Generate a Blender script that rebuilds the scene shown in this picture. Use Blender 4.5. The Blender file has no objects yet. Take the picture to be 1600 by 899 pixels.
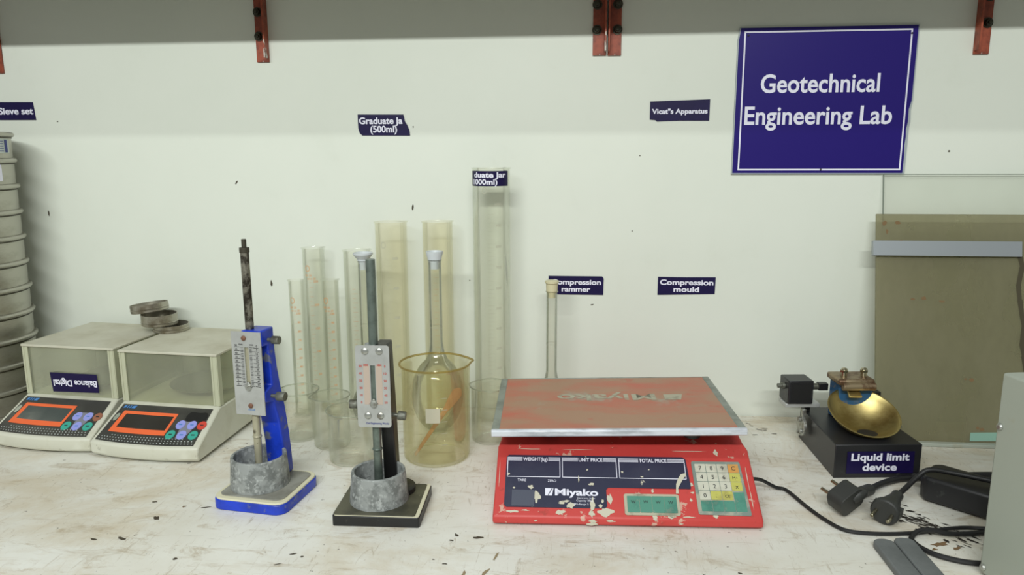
import bpy, math, random
from math import sin, cos, pi, radians, sqrt
from mathutils import Vector, Matrix
random.seed(7)
SC = bpy.context.scene
COL = SC.collection

# ------------------------------------------------------------------ camera
F_PX, TILT, YAW, ROLL = 1150.0, radians(10.5), radians(5.5), 0.0035
fw = Vector((-sin(YAW)*cos(TILT), cos(YAW)*cos(TILT), -sin(TILT)))
r0 = Vector((cos(YAW), sin(YAW), 0)); u0 = r0.cross(fw)
rt = r0*cos(ROLL) - u0*sin(ROLL); up = u0*cos(ROLL) + r0*sin(ROLL)
cd = bpy.data.cameras.new('camera'); cam = bpy.data.objects.new('camera', cd); COL.objects.link(cam)
cd.sensor_width = 36; cd.lens = 36*F_PX/1600; cd.clip_start = .05
cam.matrix_world = Matrix(((rt.x, up.x, -fw.x, 0), (rt.y, up.y, -fw.y, -1.35), (rt.z, up.z, -fw.z, .4886), (0, 0, 0, 1)))
SC.camera = cam
# ------------------------------------------------------------------ light and exposure
SC.view_settings.view_transform = 'Standard'; SC.view_settings.look = 'None'
SC.view_settings.gamma = 1; SC.view_settings.use_curve_mapping = False
SC.view_settings.exposure = 0.0
wd = bpy.data.worlds.new('world'); SC.world = wd; wd.use_nodes = True
wd.node_tree.nodes['Background'].inputs[0].default_value = (.86, .90, .86, 1)
wd.node_tree.nodes['Background'].inputs[1].default_value = .34
def area(name, loc, aim, sx, sy, watts, color):
    l = bpy.data.lights.new(name, 'AREA'); l.shape = 'RECTANGLE'; l.size = sx; l.size_y = sy; l.energy = watts; l.color = color
    o = bpy.data.objects.new(name, l); COL.objects.link(o); o.location = loc
    o.rotation_euler = (Vector(aim) - Vector(loc)).to_track_quat('-Z', 'Y').to_euler()
    return o
area('tube_light_over_the_aisle', (-.30, -2.62, 1.64), (-.30, 0, .5), 1.9, .05, 57, (.965, 1, .98))
area('tube_light_over_the_bench', (-.3, -1.5, 1.9), (-.3, -.4, 0), 1.2, .04, 9, (.965, 1, .98))
SC.cycles.transparent_max_bounces = 48

# ------------------------------------------------------------------ materials
def lin(c):
    return tuple((v/255/12.92 if v/255 <= .04045 else ((v/255+.055)/1.055)**2.4) for v in c) + (1,)
class NT:
    def __init__(s, name):
        m = bpy.data.materials.new(name); m.use_nodes = True; s.m = m; s.t = m.node_tree; s.n = s.t.nodes; s.l = s.t.links
        s.n.clear(); s.out = s.n.new('ShaderNodeOutputMaterial')
    def node(s, k, **kw):
        n = s.n.new(k)
        for a, v in kw.items():
            if a == 'i':
                for kk, vv in v.items():
                    if isinstance(vv, bpy.types.NodeSocket): s.l.new(vv, n.inputs[kk])
                    else: n.inputs[kk].default_value = vv
            else: setattr(n, a, v)
        return n
    def noise(s, scale, detail=4, rough=.6, stretch=None, dist=0):
        tc = s.node('ShaderNodeTexCoord'); v = tc.outputs['Object']
        if stretch: v = s.node('ShaderNodeMapping', i={'Vector': v, 'Scale': stretch}).outputs[0]
        return s.node('ShaderNodeTexNoise', i={'Vector': v, 'Scale': scale, 'Detail': detail, 'Roughness': rough, 'Distortion': dist}).outputs['Fac']
    def ramp(s, fac, a, b):
        return s.node('ShaderNodeMapRange', clamp=True, i={'Value': fac, 'From Min': a, 'From Max': b}).outputs[0]
    def mul(s, a, b):
        return s.node('ShaderNodeMath', operation='MULTIPLY', i={0: a, 1: b}).outputs[0]
    def mix(s, f, a, b):
        n = s.node('ShaderNodeMix', data_type='RGBA')
        for k, v in ((0, f), (6, a), (7, b)):
            if isinstance(v, bpy.types.NodeSocket): s.l.new(v, n.inputs[k])
            else: n.inputs[k].default_value = v
        return n.outputs[2]
    def bsdf(s, col, rough=.5, metal=0, bump=None, bstr=.2, bdist=.002, spec=.5):
        b = s.node('ShaderNodeBsdfPrincipled', i={'Base Color': col, 'Roughness': rough, 'Metallic': metal, 'Specular IOR Level': spec})
        if bump is not None:
            s.l.new(s.node('ShaderNodeBump', i={'Height': bump, 'Strength': bstr, 'Distance': bdist}).outputs[0], b.inputs['Normal'])
        s.l.new(b.outputs[0], s.out.inputs[0]); return b
def mat(name, c, rough=.5, metal=0, wear=(), bump=None, spec=.5, bstr=.25):
    """wear: (colour, noise scale, from, to, strength[, stretch]) blends of dirt, chips and scratches over the base colour."""
    n = NT(name); col = lin(c)
    for w in wear:
        f = n.ramp(n.noise(w[1], 5, .65, w[5] if len(w) > 5 else None), w[2], w[3])
        col = n.mix(n.mul(f, w[4]), col, lin(w[0]))
    n.bsdf(col, rough, metal, n.noise(bump, 4) if bump else None, bstr, .001, spec)
    return n.m
def glass(name, tint, dirt, amount, gloss=.9, edge=.35, scale=14, low=.35, high=.75):
    """thin clear wall: see-through with fresnel shine, a film of dirt over it"""
    n = NT(name)
    tr = n.node('ShaderNodeBsdfTransparent', i={'Color': lin(tint)})
    gl = n.node('ShaderNodeBsdfGlossy', i={'Color': (.95, .97, .95, 1), 'Roughness': .06})
    fr = n.node('ShaderNodeFresnel', i={'IOR': 1.45})
    a = n.node('ShaderNodeMixShader', i={0: n.mul(fr.outputs[0], gloss), 1: tr.outputs[0], 2: gl.outputs[0]})
    df = n.node('ShaderNodeBsdfDiffuse', i={'Color': lin(dirt)})
    tl = n.node('ShaderNodeBsdfTranslucent', i={'Color': lin(dirt)})
    dm = n.node('ShaderNodeMixShader', i={0: .4, 1: df.outputs[0], 2: tl.outputs[0]})
    f = n.node('ShaderNodeMapRange', clamp=True, i={'Value': n.noise(scale, 5, .6, (1, 1, .45)), 'From Min': low, 'From Max': high, 'To Min': amount*.35, 'To Max': amount})
    lw = n.node('ShaderNodeLayerWeight', i={'Blend': .25})
    e = n.node('ShaderNodeMath', operation='MULTIPLY_ADD', use_clamp=True, i={0: lw.outputs['Facing'], 1: edge, 2: f.outputs[0]})
    b = n.node('ShaderNodeMixShader', i={0: e.outputs[0], 1: a.outputs[0], 2: dm.outputs[0]})
    n.l.new(b.outputs[0], n.out.inputs[0]); return n.m

def wall_mat():
    n = NT('painted plaster')
    c = n.mix(n.ramp(n.noise(2.2, 5, .6), .3, .75), lin((221, 225, 214)), lin((213, 218, 206)))
    c = n.mix(n.mul(n.ramp(n.noise(9, 6, .7), .58, .8), .25), c, lin((200, 203, 188)))
    n.bsdf(c, .6, 0, n.noise(60, 5), .12, .001, .3); return n.m
def top_mat():
    n = NT('stained white laminate')
    c = n.mix(n.ramp(n.noise(5, 5, .6), .35, .7), lin((234, 234, 227)), lin((218, 215, 203)))
    c = n.mix(n.mul(n.ramp(n.noise(4.2, 8, .72, (1, 1.5, 1), .6), .48, .70), .65), c, lin((196, 178, 144)))
    c = n.mix(n.mul(n.ramp(n.noise(9, 10, .8, (1, 3.2, 1), 1.2), .54, .66), .6), c, lin((164, 143, 108)))
    c = n.mix(n.mul(n.ramp(n.noise(34, 8, .8, (3.0, .5, 1), 1.5), .57, .68), .6), c, lin((150, 130, 98)))
    c = n.mix(n.mul(n.ramp(n.noise(46, 8, .8, (.4, 3.0, 1), 1.0), .60, .70), .4), c, lin((126, 116, 98)))
    c = n.mix(n.mul(n.ramp(n.noise(120, 3, .5), .70, .74), .7), c, lin((70, 58, 42)))
    n.bsdf(c, .38, 0, n.noise(40, 5), .08, .001, .4); return n.m
M = {}
M['wall'] = wall_mat(); M['top'] = top_mat()
M['shelf'] = mat('shelf board', (150, 147, 132), .6, wear=[((120, 118, 104), 3, .4, .7, .6)])
M['floor'] = mat('floor tile', (150, 146, 136), .5)
M['redoxide'] = mat('red oxide paint', (156, 74, 48), .55, wear=[((96, 40, 26), 30, .45, .6, .8), ((205, 203, 192), 26, .585, .62, .9, (1, 1, .5))], bump=40)
M['bolt'] = mat('greasy bolt', (62, 60, 48), .4, .6)
M['navy'] = mat('navy vinyl', (24, 16, 62), .4, wear=[((38, 28, 84), 30, .5, .8, .5)], spec=.25)
M['navybig'] = mat('indigo sign vinyl', (34, 20, 108), .35, spec=.25)
M['white'] = mat('white print', (226, 226, 240), .5)
M['signback'] = mat('sign board core', (160, 168, 170), .5)
M['offw'] = mat('aged white plastic', (206, 206, 190), .45, wear=[((170, 166, 140), 9, .5, .75, .7), ((110, 104, 84), 34, .66, .74, .6)])
M['offtop'] = mat('dusty cover plastic', (196, 194, 176), .55, wear=[((168, 162, 138), 10, .45, .7, .7), ((110, 98, 76), 26, .68, .74, .7)])
M['milky'] = glass('milky cover wall', (246, 247, 236), (226, 227, 212), .25, .5, .10, 8)
M['ivory'] = mat('yellowed clear edge', (184, 186, 160), .4)
M['panel'] = mat('dark membrane', (58, 58, 55), .3, wear=[((84, 84, 78), 14, .45, .7, .7)])
M['orange'] = mat('orange print', (240, 110, 62), .45)
M['display'] = mat('display window', (72, 80, 78), .15)
M['displaydark'] = mat('dark display window', (52, 50, 46), .15)
M['purple'] = mat('lilac key', (150, 156, 226), .4); M['redkey'] = mat('red key', (206, 72, 58), .4); M['teal'] = mat('teal key', (60, 166, 148), .4)
M['worn'] = mat('worn key', (150, 98, 76), .5); M['greykey'] = mat('grey key', (128, 130, 140), .4)
M['ltblue'] = mat('blue print', (74, 132, 196), .4)
M['levelglass'] = mat('level bubble', (150, 156, 142), .15)
M['blackhole'] = mat('worn black', (18, 18, 18), .6)
M['chrome'] = mat('dull steel pan', (150, 150, 144), .28, 1)
M['tin'] = mat('tarnished tin', (176, 172, 158), .32, .7, wear=[((96, 82, 56), 14, .5, .66, .8)])
M['sieve'] = mat('spun steel', (182, 180, 168), .36, .75, wear=[((128, 122, 102), 7, .45, .7, .8, (1, 1, 2))])
M['sievedark'] = mat('sieve gasket', (70, 66, 54), .5, .4)
M['paper'] = mat('paper sticker', (196, 204, 200), .6)
M['blue'] = mat('blue enamel', (28, 64, 202), .35, wear=[((20, 44, 130), 14, .45, .65, .7), ((118, 122, 112), 42, .575, .64, .8)], bump=70)
M['cream'] = mat('cream edge', (216, 212, 184), .5)
M['castgrey'] = mat('cement grey metal', (150, 154, 152), .6, .15, wear=[((104, 108, 106), 60, .46, .6, .8), ((186, 190, 188), 150, .54, .62, .7)], bump=90, bstr=.5)
M['glassplate'] = mat('cement stained base plate', (146, 146, 138), .5, wear=[((112, 110, 100), 20, .45, .62, .7)])
M['darkplate'] = mat('oily dark plate', (84, 82, 66), .4, wear=[((50, 50, 42), 20, .45, .62, .8), ((140, 136, 112), 70, .66, .7, .7)])
M['blackpaint'] = mat('black enamel', (26, 26, 26), .4, wear=[((70, 68, 60), 60, .64, .7, .6)])
M['scaleplate'] = mat('brushed aluminium plate', (186, 188, 185), .42, .35, wear=[((150, 150, 144), 16, .45, .7, .6)])
M['ink'] = mat('black ink', (42, 42, 44), .6); M['redink'] = mat('red ink', (184, 74, 60), .6); M['bluink'] = mat('blue ink', (50, 60, 130), .6)
M['orangeband'] = mat('orange print fade', (180, 164, 150), .5)  # pale orange bands beside the slot of the black stand's plate
M['rodgrey'] = mat('zinc rod', (124, 136, 128), .38, .7, wear=[((92, 102, 96), 40, .45, .62, .7)])
M['rodrust'] = mat('blackened rod', (140, 136, 122), .4, .6, wear=[((48, 42, 34), 46, .42, .52, .95, (1, 1, .8))])
M['rodlow'] = mat('lower needle rod', (178, 174, 150), .4, .4, wear=[((70, 64, 52), 60, .6, .66, .8)])
M['knob'] = mat('knurled steel', (116, 118, 108), .45, .6, wear=[((70, 66, 54), 60, .5, .62, .8)], bump=220)
M['screw'] = mat('screw head', (176, 178, 172), .35, .8, wear=[((110, 100, 84), 90, .5, .6, .6)])
M['rustscrew'] = mat('rusty screw head', (120, 84, 66), .6, .3)
M['clear'] = glass('lab glass', (254, 254, 252), (228, 230, 222), .03, .75, .08)
M['clear2'] = glass('dirty plastic cylinder', (254, 253, 249), (236, 226, 190), .045, .35, .04)
M['clear3'] = glass('dusty clear cylinder', (254, 254, 252), (226, 226, 214), .032, .45, .05)
M['rimglass'] = glass('thick rim glass', (248, 249, 244), (224, 226, 214), .14, .8, .25)
M['rimamber'] = glass('thick yellowed rim', (240, 232, 200), (206, 184, 122), .28, .8, .3)
M['amber'] = glass('yellowed glass', (254, 253, 245), (236, 220, 156), .042, .4, .10, 10)
M['graduation'] = mat('orange graduation print', (206, 148, 92), .6)
M['faintgrad'] = mat('faint graduation print', (176, 176, 156), .6)
M['stopper'] = mat('white plastic stopper', (200, 206, 208), .35); M['creamstop'] = mat('cream stopper', (206, 200, 164), .45)
M['wood'] = mat('stained wood', (208, 168, 122), .55, wear=[((176, 128, 82), 18, .4, .7, .8, (4, 4, .6))])
M['red'] = mat('red painted sheet metal', (196, 72, 68), .42, wear=[((184, 54, 50), 8, .4, .7, .6), ((204, 170, 152), 46, .625, .65, .85), ((150, 64, 54), 70, .62, .68, .5)], bump=60, spec=.35)
M['redtop'] = mat('worn red pan', (188, 100, 80), .5, wear=[((166, 132, 106), 7, .34, .58, .95, (1, 2.4, 1)), ((160, 154, 136), 9, .60, .68, .8), ((186, 70, 52), 16, .62, .68, .5)])
M['alu'] = mat('aluminium edging', (214, 218, 226), .35, .3, wear=[((150, 154, 160), 20, .45, .65, .7, (1, 1, 4))])
M['aluworn'] = mat('worn aluminium edging', (150, 156, 148), .45, .3, wear=[((110, 116, 106), 24, .45, .65, .7)])
M['navypanel'] = mat('scratched navy panel', (44, 46, 68), .3, wear=[((70, 72, 88), 12, .5, .75, .5), ((196, 190, 170), 30, .66, .685, .95)])
M['window'] = mat('smoky window', (80, 84, 98), .25, wear=[((120, 122, 126), 40, .6, .7, .5)])
M['scratchbeige'] = mat('torn film', (196, 192, 172), .6)
M['greypad'] = mat('worn keypad film', (120, 134, 126), .45, wear=[((170, 168, 150), 24, .5, .62, .8)])
M['padrim'] = mat('peeling rim', (176, 172, 150), .6, wear=[((120, 112, 96), 40, .5, .65, .7)])
M['keywhite'] = mat('dirty white key', (196, 196, 180), .45, wear=[((160, 156, 138), 40, .5, .68, .7)])
M['keyyellow'] = mat('yellow key', (186, 184, 92), .45, wear=[((150, 140, 80), 50, .5, .66, .7)])
M['keyorange'] = mat('orange key', (206, 146, 74), .45, wear=[((160, 140, 90), 50, .5, .66, .6)])
M['keygreen'] = mat('green key', (78, 138, 120), .45, wear=[((150, 160, 140), 60, .56, .64, .8), ((40, 104, 92), 30, .5, .66, .6)])
M['rubber'] = mat('black rubber', (26, 26, 27), .5); M['blackbox'] = mat('black painted box', (34, 34, 36), .38, wear=[((70, 72, 70), 50, .66, .7, .5)])
M['pin'] = mat('plated pin', (190, 182, 156), .25, 1)
M['brass'] = mat('brass', (200, 182, 122), .42, 1, wear=[((140, 112, 56), 20, .45, .65, .6)])
M['brassdull'] = mat('dull brass', (150, 134, 106), .45, .6, wear=[((92, 60, 40), 40, .45, .6, .8)])
M['bluebody'] = mat('blue hinge casting', (36, 84, 124), .45, wear=[((120, 110, 96), 50, .58, .66, .8)])
M['plug'] = mat('dark plug moulding', (50, 51, 49), .5); M['barmat'] = mat('grey plastic bar', (106, 110, 110), .6, wear=[((84, 88, 88), 20, .45, .65, .6)])
M['cabinet'] = mat('grey enamel sheet metal', (162, 168, 156), .45, wear=[((156, 150, 126), 18, .6, .7, .6)])
M['olive'] = glass('grimy acrylic sheet', (234, 232, 216), (164, 160, 134), .60, .5, .1, 6, .2, .6)
M['pane'] = glass('dusty glass pane', (254, 254, 253), (206, 212, 202), .05, .8, .10, 6)
M['paneedge'] = mat('green glass edge', (112, 124, 112), .3)
M['patch'] = mat('faded white enamel patch', (206, 202, 178), .5)
M['silver'] = mat('anodised channel', (168, 174, 178), .4, .7)
M['tealtape'] = mat('teal tape', (128, 164, 148), .5); M['streak'] = mat('dark adhesive streak', (66, 60, 40), .6)
M['mark'] = mat('brown mark', (70, 62, 48), .8); M['mud'] = mat('dried mud', (150, 134, 104), .9); M['rust'] = mat('rust brown mark', (120, 96, 66), .9)
M['soot'] = mat('black grime', (44, 38, 30), .8)

# ------------------------------------------------------------------ mesh builder
def frame(o, x, n):
    """matrix with local x along x, local z along n, origin o"""
    n = Vector(n).normalized(); x = Vector(x); x = (x - n*x.dot(n)).normalized(); y = n.cross(x)
    return Matrix(((x.x, y.x, n.x, o[0]), (x.y, y.y, n.y, o[1]), (x.z, y.z, n.z, o[2]), (0, 0, 0, 1)))
_txt = {}
def text_geo(s, bold):
    k = (s, bold)
    if k not in _txt:
        c = bpy.data.curves.new('t', 'FONT'); c.body = s; c.size = 1; c.offset = bold; c.resolution_u = 4
        o = bpy.data.objects.new('t', c); COL.objects.link(o)
        dg = bpy.context.evaluated_depsgraph_get()
        me = bpy.data.meshes.new_from_object(o.evaluated_get(dg))
        _txt[k] = ([v.co.copy() for v in me.vertices], [tuple(p.vertices) for p in me.polygons])
        bpy.data.objects.remove(o); bpy.data.curves.remove(c); bpy.data.meshes.remove(me)
    return _txt[k]
class MB:
    def __init__(s): s.v = []; s.f = []; s.mi = []
    def add(s, vs, fs, mi=0, T=None):
        b = len(s.v)
        s.v += [(T @ Vector(v)) if T else Vector(v) for v in vs]
        s.f += [tuple(i+b for i in f) for f in fs]; s.mi += [mi]*len(fs); return s
    def box(s, x0, x1, y0, y1, z0, z1, T=None, mi=0):
        vs = [(x, y, z) for z in (z0, z1) for y in (y0, y1) for x in (x0, x1)]
        return s.add(vs, [(0, 2, 3, 1), (4, 5, 7, 6), (0, 1, 5, 4), (2, 6, 7, 3), (0, 4, 6, 2), (1, 3, 7, 5)], mi, T)
    def prism(s, poly, z0, z1, T=None, mi=0):
        n = len(poly)
        vs = [(x, y, z0) for x, y in poly] + [(x, y, z1) for x, y in poly]
        return s.add(vs, [tuple(range(n-1, -1, -1)), tuple(range(n, 2*n))] + [(i, (i+1) % n, n+(i+1) % n, n+i) for i in range(n)], mi, T)
    def flat(s, poly, T=None, mi=0): return s.add([(x, y, 0) for x, y in poly], [tuple(range(len(poly)))], mi, T)
    def lathe(s, prof, seg=40, T=None, mi=0, a0=0, a1=2*pi):
        full = abs(a1-a0-2*pi) < 1e-6; k = seg if full else seg+1
        vs = [(r*cos(a0+(a1-a0)*j/seg), r*sin(a0+(a1-a0)*j/seg), z) for r, z in prof for j in range(k)]
        fs = []
        for i in range(len(prof)-1):
            for j in range(seg):
                a, b = i*k+j, i*k+(j+1) % k
                fs.append((a, b, b+k, a+k))
        s.add(vs, fs, mi, T); return s
    def cyl(s, p, q, r, seg=20, r2=None, mi=0):
        p, q = Vector(p), Vector(q); d = q-p; L = d.length
        x = Vector((1, 0, 0)) if abs(d.normalized().x) < .9 else Vector((0, 1, 0))
        T = frame(p, x, d); r2 = r if r2 is None else r2
        return s.lathe([(0, 0), (r, 0), (r2, L), (0, L)], seg, T, mi)
    def tube(s, pts, r, seg=10, sub=8, mi=0):
        P = [Vector(p) for p in pts]; Q = []
        for i in range(len(P)-1):
            a, b, c, d = P[max(i-1, 0)], P[i], P[i+1], P[min(i+2, len(P)-1)]
            for j in range(sub):
                t = j/sub
                Q.append(.5*((2*b)+(c-a)*t+(2*a-5*b+4*c-d)*t*t+(3*b-a-3*c+d)*t**3))
        Q.append(P[-1]); vs = []; n = len(Q); ref = Vector((0, 0, 1))
        for i, q in enumerate(Q):
            d = (Q[min(i+1, n-1)]-Q[max(i-1, 0)]).normalized()
            x = d.cross(ref)
            if x.length < .05: x = d.cross(Vector((0, 1, 0)))
            x.normalize(); y = d.cross(x)
            vs += [q + r*(x*cos(2*pi*k/seg)+y*sin(2*pi*k/seg)) for k in range(seg)]
        fs = [(i*seg+k, i*seg+(k+1) % seg, (i+1)*seg+(k+1) % seg, (i+1)*seg+k) for i in range(n-1) for k in range(seg)]
        fs += [tuple(range(seg-1, -1, -1)), tuple(range((n-1)*seg, n*seg))]
        return s.add(vs, fs, mi)
    def text(s, body, T, w=None, h=None, bold=.02, mi=0, lift=.0003, warp=None, cap=.73):
        """letters centred on T's origin (baseline at y=0), w wide and h tall"""
        vs, fs = text_geo(body, bold)
        x0, x1 = min(v.x for v in vs), max(v.x for v in vs)
        sx = w/(x1-x0) if w else h/cap
        sy = h/cap if h else sx
        pts = [((v.x-(x0+x1)/2)*sx, v.y*sy, lift) for v in vs]
        if warp: pts = [warp(p) for p in pts]
        return s.add(pts, fs, mi, T)
    def build(s, name, mats, parent=None, bevel=0, smooth=35, seg=2, kind=None, label=None):
        me = bpy.data.meshes.new(name); me.from_pydata([tuple(v) for v in s.v], [], s.f)
        for m in (mats if isinstance(mats, (list, tuple)) else [mats]): me.materials.append(M[m])
        me.polygons.foreach_set('material_index', s.mi)
        me.update()
        import bmesh
        bm = bmesh.new(); bm.from_mesh(me); bmesh.ops.remove_doubles(bm, verts=bm.verts, dist=1e-6)
        bmesh.ops.dissolve_degenerate(bm, edges=bm.edges, dist=1e-7)
        bmesh.ops.recalc_face_normals(bm, faces=bm.faces); bm.to_mesh(me); bm.free()
        if smooth: me.shade_smooth(); me.set_sharp_from_angle(angle=radians(smooth))
        o = bpy.data.objects.new(name, me); COL.objects.link(o)
        if parent: o.parent = parent
        if bevel:
            b = o.modifiers.new('b', 'BEVEL'); b.width = bevel; b.segments = seg; b.limit_method = 'ANGLE'; b.angle_limit = radians(40)
            b.harden_normals = False
        if kind: o['kind'] = kind
        if label: o['label'] = label
        return o
def thing(name, label, cat, loc=(0, 0, 0), rz=0, group=None):
    o = bpy.data.objects.new(name, None); COL.objects.link(o); o.location = loc; o.rotation_euler = (0, 0, radians(rz)); o.empty_display_size = .02
    return tag(o, label, cat, group)
def tag(o, label, cat, group=None):
    o['label'] = label; o['category'] = cat
    if group: o['group'] = group
    return o
def rrect(x0, x1, y0, y1, r, n=5):
    p = []
    for cx, cy, a in ((x1-r, y1-r, 0), (x0+r, y1-r, 90), (x0+r, y0+r, 180), (x1-r, y0+r, 270)):
        for k in range(n+1):
            t = radians(a+90*k/n); p.append((cx+r*cos(t), cy+r*sin(t)))
    return p
WALLX, WALLN = (1, 0, 0), (0, -1, 0)
def wallT(x, z, y=0): return frame((x, y, z), WALLX, WALLN)

# ------------------------------------------------------------------ the setting
MB().box(-2.2, 2.2, 0, .12, -.9, 1.9).build('wall_back', 'wall', kind='structure', smooth=0)
MB().box(-2.2, 2.2, -3.6, .12, -.95, -.9).build('floor', 'floor', kind='structure', smooth=0)
wk = thing('worktop', 'long white stained laminate worktop running along the wall', 'worktop')
MB().box(-2.0, 2.0, -.82, -.001, -.04, 0).build('top_slab', 'top', wk, .003)
mb = MB()
for x in (-1.9, -.62, .66, 1.9):
    mb.box(x-.02, x+.02, -.74, -.02, -.9, -.04)
mb.box(-1.9, 1.9, -.76, -.74, -.9, -.04)
mb.build('front_panel', 'shelf', wk)
# stains on the worktop that have a shape of their own
def blot(mb, x, y, rx, ry, a=0, z=.0004, n=11, j=.35, mi=0):
    p = []
    for k in range(n):
        t = 2*pi*k/n; q = 1+random.uniform(-j, j)
        u, v = rx*q*cos(t), ry*q*sin(t)
        p.append((x+u*cos(a)-v*sin(a), y+u*sin(a)+v*cos(a), z))
    mb.add(p, [tuple(range(n))], mi)
mb = MB()
for x, y, rx, ry, a in ((-.1, -.53, .0018, .011, -.2), (-.108, -.565, .0022, .009, -.35), (-.122, -.575, .007, .0022, .2), (-.112, -.588, .0024, .012, .1), (-.133, -.571, .002, .006, .0), (-.135, -.585, .0013, .006, -.4)):
    blot(mb, x, y, rx, ry, a, .0005)
mb.build('mud_stain', 'mud', wk, smooth=0)
mb = MB()
for x, y, rx, ry, a in ((-.128, -.487, .006, .0028, 0), (-.157, -.483, .002, .005, .5), (-.161, -.497, .003, .0015, 0), (-.35, -.546, .005, .0018, .5), (-.337, -.551, .002, .0015, .2), (-.36, -.57, .006, .0012, .5), (-.175, -.543, .002, .001, 0), (-.16, -.551, .003, .0016, -.1),
                        (.15, -.55, .004, .002, -.6), (.27, -.575, .008, .003, -.2), (-.6, -.43, .004, .002, .2), (-.52, -.44, .007, .0012, .3), (-.57, -.475, .003, .006, .7), (-.585, -.53, .006, .0025, -.3), (-.62, -.535, .006, .0015, -.3), (-.49, -.57, .003, .0025, .3), (-.62, -.3, .003, .0015, .2), (.19, -.54, .003, .0015, -.3)):
    blot(mb, x, y, rx, ry, a)
mb.build('speck', 'mark', wk, smooth=0, kind='stuff')
mb = MB()
for k in range(15):
    blot(mb, random.uniform(.27, .34), random.uniform(-.1, -.045), random.uniform(.002, .006), .0012, random.uniform(-.9, .4))
for k in range(110):
    x = random.gauss(.462, .03); y = -.405-(x-.462)*.9+random.gauss(0, .016)
    if x < .40: continue
    blot(mb, x, y, random.uniform(.0015, .007), random.uniform(.0006, .0022), random.uniform(-1.0, -.4), .0004+.00001*k, 9, .6)
mb.build('grime_streak', 'soot', wk, smooth=0, kind='stuff')
mb = MB()
for x, y, rx, ry in ((.452, -.452, .010, .004), (.44, -.465, .004, .003), (.47, -.46, .006, .003), (-.55, -.44, .003, .002)): blot(mb, x, y, rx, ry, .5, .0006, 13, .6)
mb.build('rust_stain', 'rust', wk, smooth=0, kind='stuff')
# chips in the wall paint
mb = MB()
for x, z, rx, rz, a in ((-.653, .432, .0016, .0045, -.5), (-.315, .387, .0016, .0055, -.1), (-1.04, .372, .0016, .005, .1), (-.597, .239, .0018, .006, 0), (.624, .486, .0018, .0018, 0), (-1.0, .547, .0018, .001, .2), (.02, .207, .003, .001, .2), (-.31, .533, .001, .002, 0), (.1, .48, .001, .001, 0), (-.21, .25, .001, .001, 0), (.09, .345, .0012, .001, 0)):
    p = []
    for k in range(9):
        t = 2*pi*k/9; q = 1+random.uniform(-.3, .3); u, v = rx*q*cos(t), rz*q*sin(t)
        p.append((x+u*cos(a)-v*sin(a), -.0004, z+u*sin(a)+v*cos(a)))
    mb.add(p, [tuple(range(9))])
o = mb.build('paint_chip', 'mark', bpy.data.objects['wall_back'], smooth=0, kind='stuff')

# ------------------------------------------------------------------ shelf and its brackets
sh = thing('wall_shelf', 'long shelf board above the top of the wall, carried by red angle irons', 'shelf', (0, 0, .795))
MB().box(-1.9, 1.9, -.30, -.001, 0, .03).build('board', 'shelf', sh, .001)
def bracket(x0, x1, label, webside, zb):
    w = x1-x0
    b = thing('shelf_bracket', label, 'bracket', ((x0+x1)/2, 0, zb), 0, 'red angle-iron brackets under the shelf')
    zt = .7945-zb
    MB().box(-w/2, w/2, -.004, -.0005, 0, zt).build('wall_leg', 'redoxide', b, .0006)
    xa, xb = (w/2-.003, w/2) if webside > 0 else (-w/2, -w/2+.003)
    MB().box(xa, xb, -.020, -.004, .006, zt).build('web', 'redoxide', b, .0005)
    MB().box(-w/2, w/2, -.28, -.004, zt-.004, zt).build('arm', 'redoxide', b, .0006)
    for zz in (.695-zb, .737-zb):
        m = MB(); c = -webside*w*.20
        T = wallT(c, zz, -.004)
        m.lathe([(.0085, 0), (.0085, .0014), (0, .0014)], 18, T)
        m.lathe([(.0062, .0014), (.0066, .004), (.0052, .0062), (0, .0066)], 6, T)
        m.lathe([(.0028, .006), (.0028, .011), (0, .0114)], 12, T)
        m.build('bolt', 'bolt', b)
    return b
bracket(-1.118, -1.0955, 'red angle iron at the left edge, above the sieve stack', -1, .637)
bracket(-.596, -.573, 'red angle iron on the wall above the blue stand', 1, .650)
bracket(.0134, .0365, 'left one of the paired red angle irons in the middle', 1, .6525)
bracket(.0395, .0624, 'right one of the paired red angle irons in the middle', -1, .652)
bracket(.6452, .6695, 'red angle iron on the wall right of the big purple sign', -1, .645)

# ------------------------------------------------------------------ signs and labels on the wall
sg = thing('sign_board', 'large square purple sign reading Geotechnical Engineering Lab on the wall', 'sign', (.4078, -.001, .571))
W2, H2 = .1478, .1236
outline = [(-W2, -H2), (W2-.003, -H2), (W2-.0025, -.045), (W2-.001, -.035), (W2-.002, -.015), (W2+.0, .0), (W2, H2), (-W2+.003, H2), (-W2, H2-.02)]
MB().prism(outline, 0, .003, wallT(0, 0)).build('board', 'signback', sg, 0, 0)
face = [(-W2*.988, -H2*.985), (W2*.955, -H2*.985), (W2*.958, -.09), (W2*.950, -.075), (W2*.957, -.06), (W2*.952, -.048), (W2*.966, -.035), (W2*.962, -.015), (W2*.985, .0), (W2*.988, H2*.992), (-W2*.968, H2*.992), (-W2*.988, H2-.021)]
MB().flat(face, wallT(0, 0, -.0033)).build('face', 'navybig', sg, 0, 0)
mb = MB(); T = wallT(0, 0, -.0036); a, b, t = W2-.0105, H2-.0065, .0026
for q in ((-a, a, b-t, b), (-a, a, -b, -b+t), (-a, -a+t, -b+t, b-t), (a-t, a, -b+t, b-t)): mb.flat([(q[0], q[2]), (q[1], q[2]), (q[1], q[3]), (q[0], q[3])], T)
mb.build('border_line', 'white', sg, 0, 0)
MB().text('Geotechnical', wallT(-.007, .0155, -.0034), .197, .0315, .018).build('lettering', 'white', sg, 0, 0)
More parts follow.
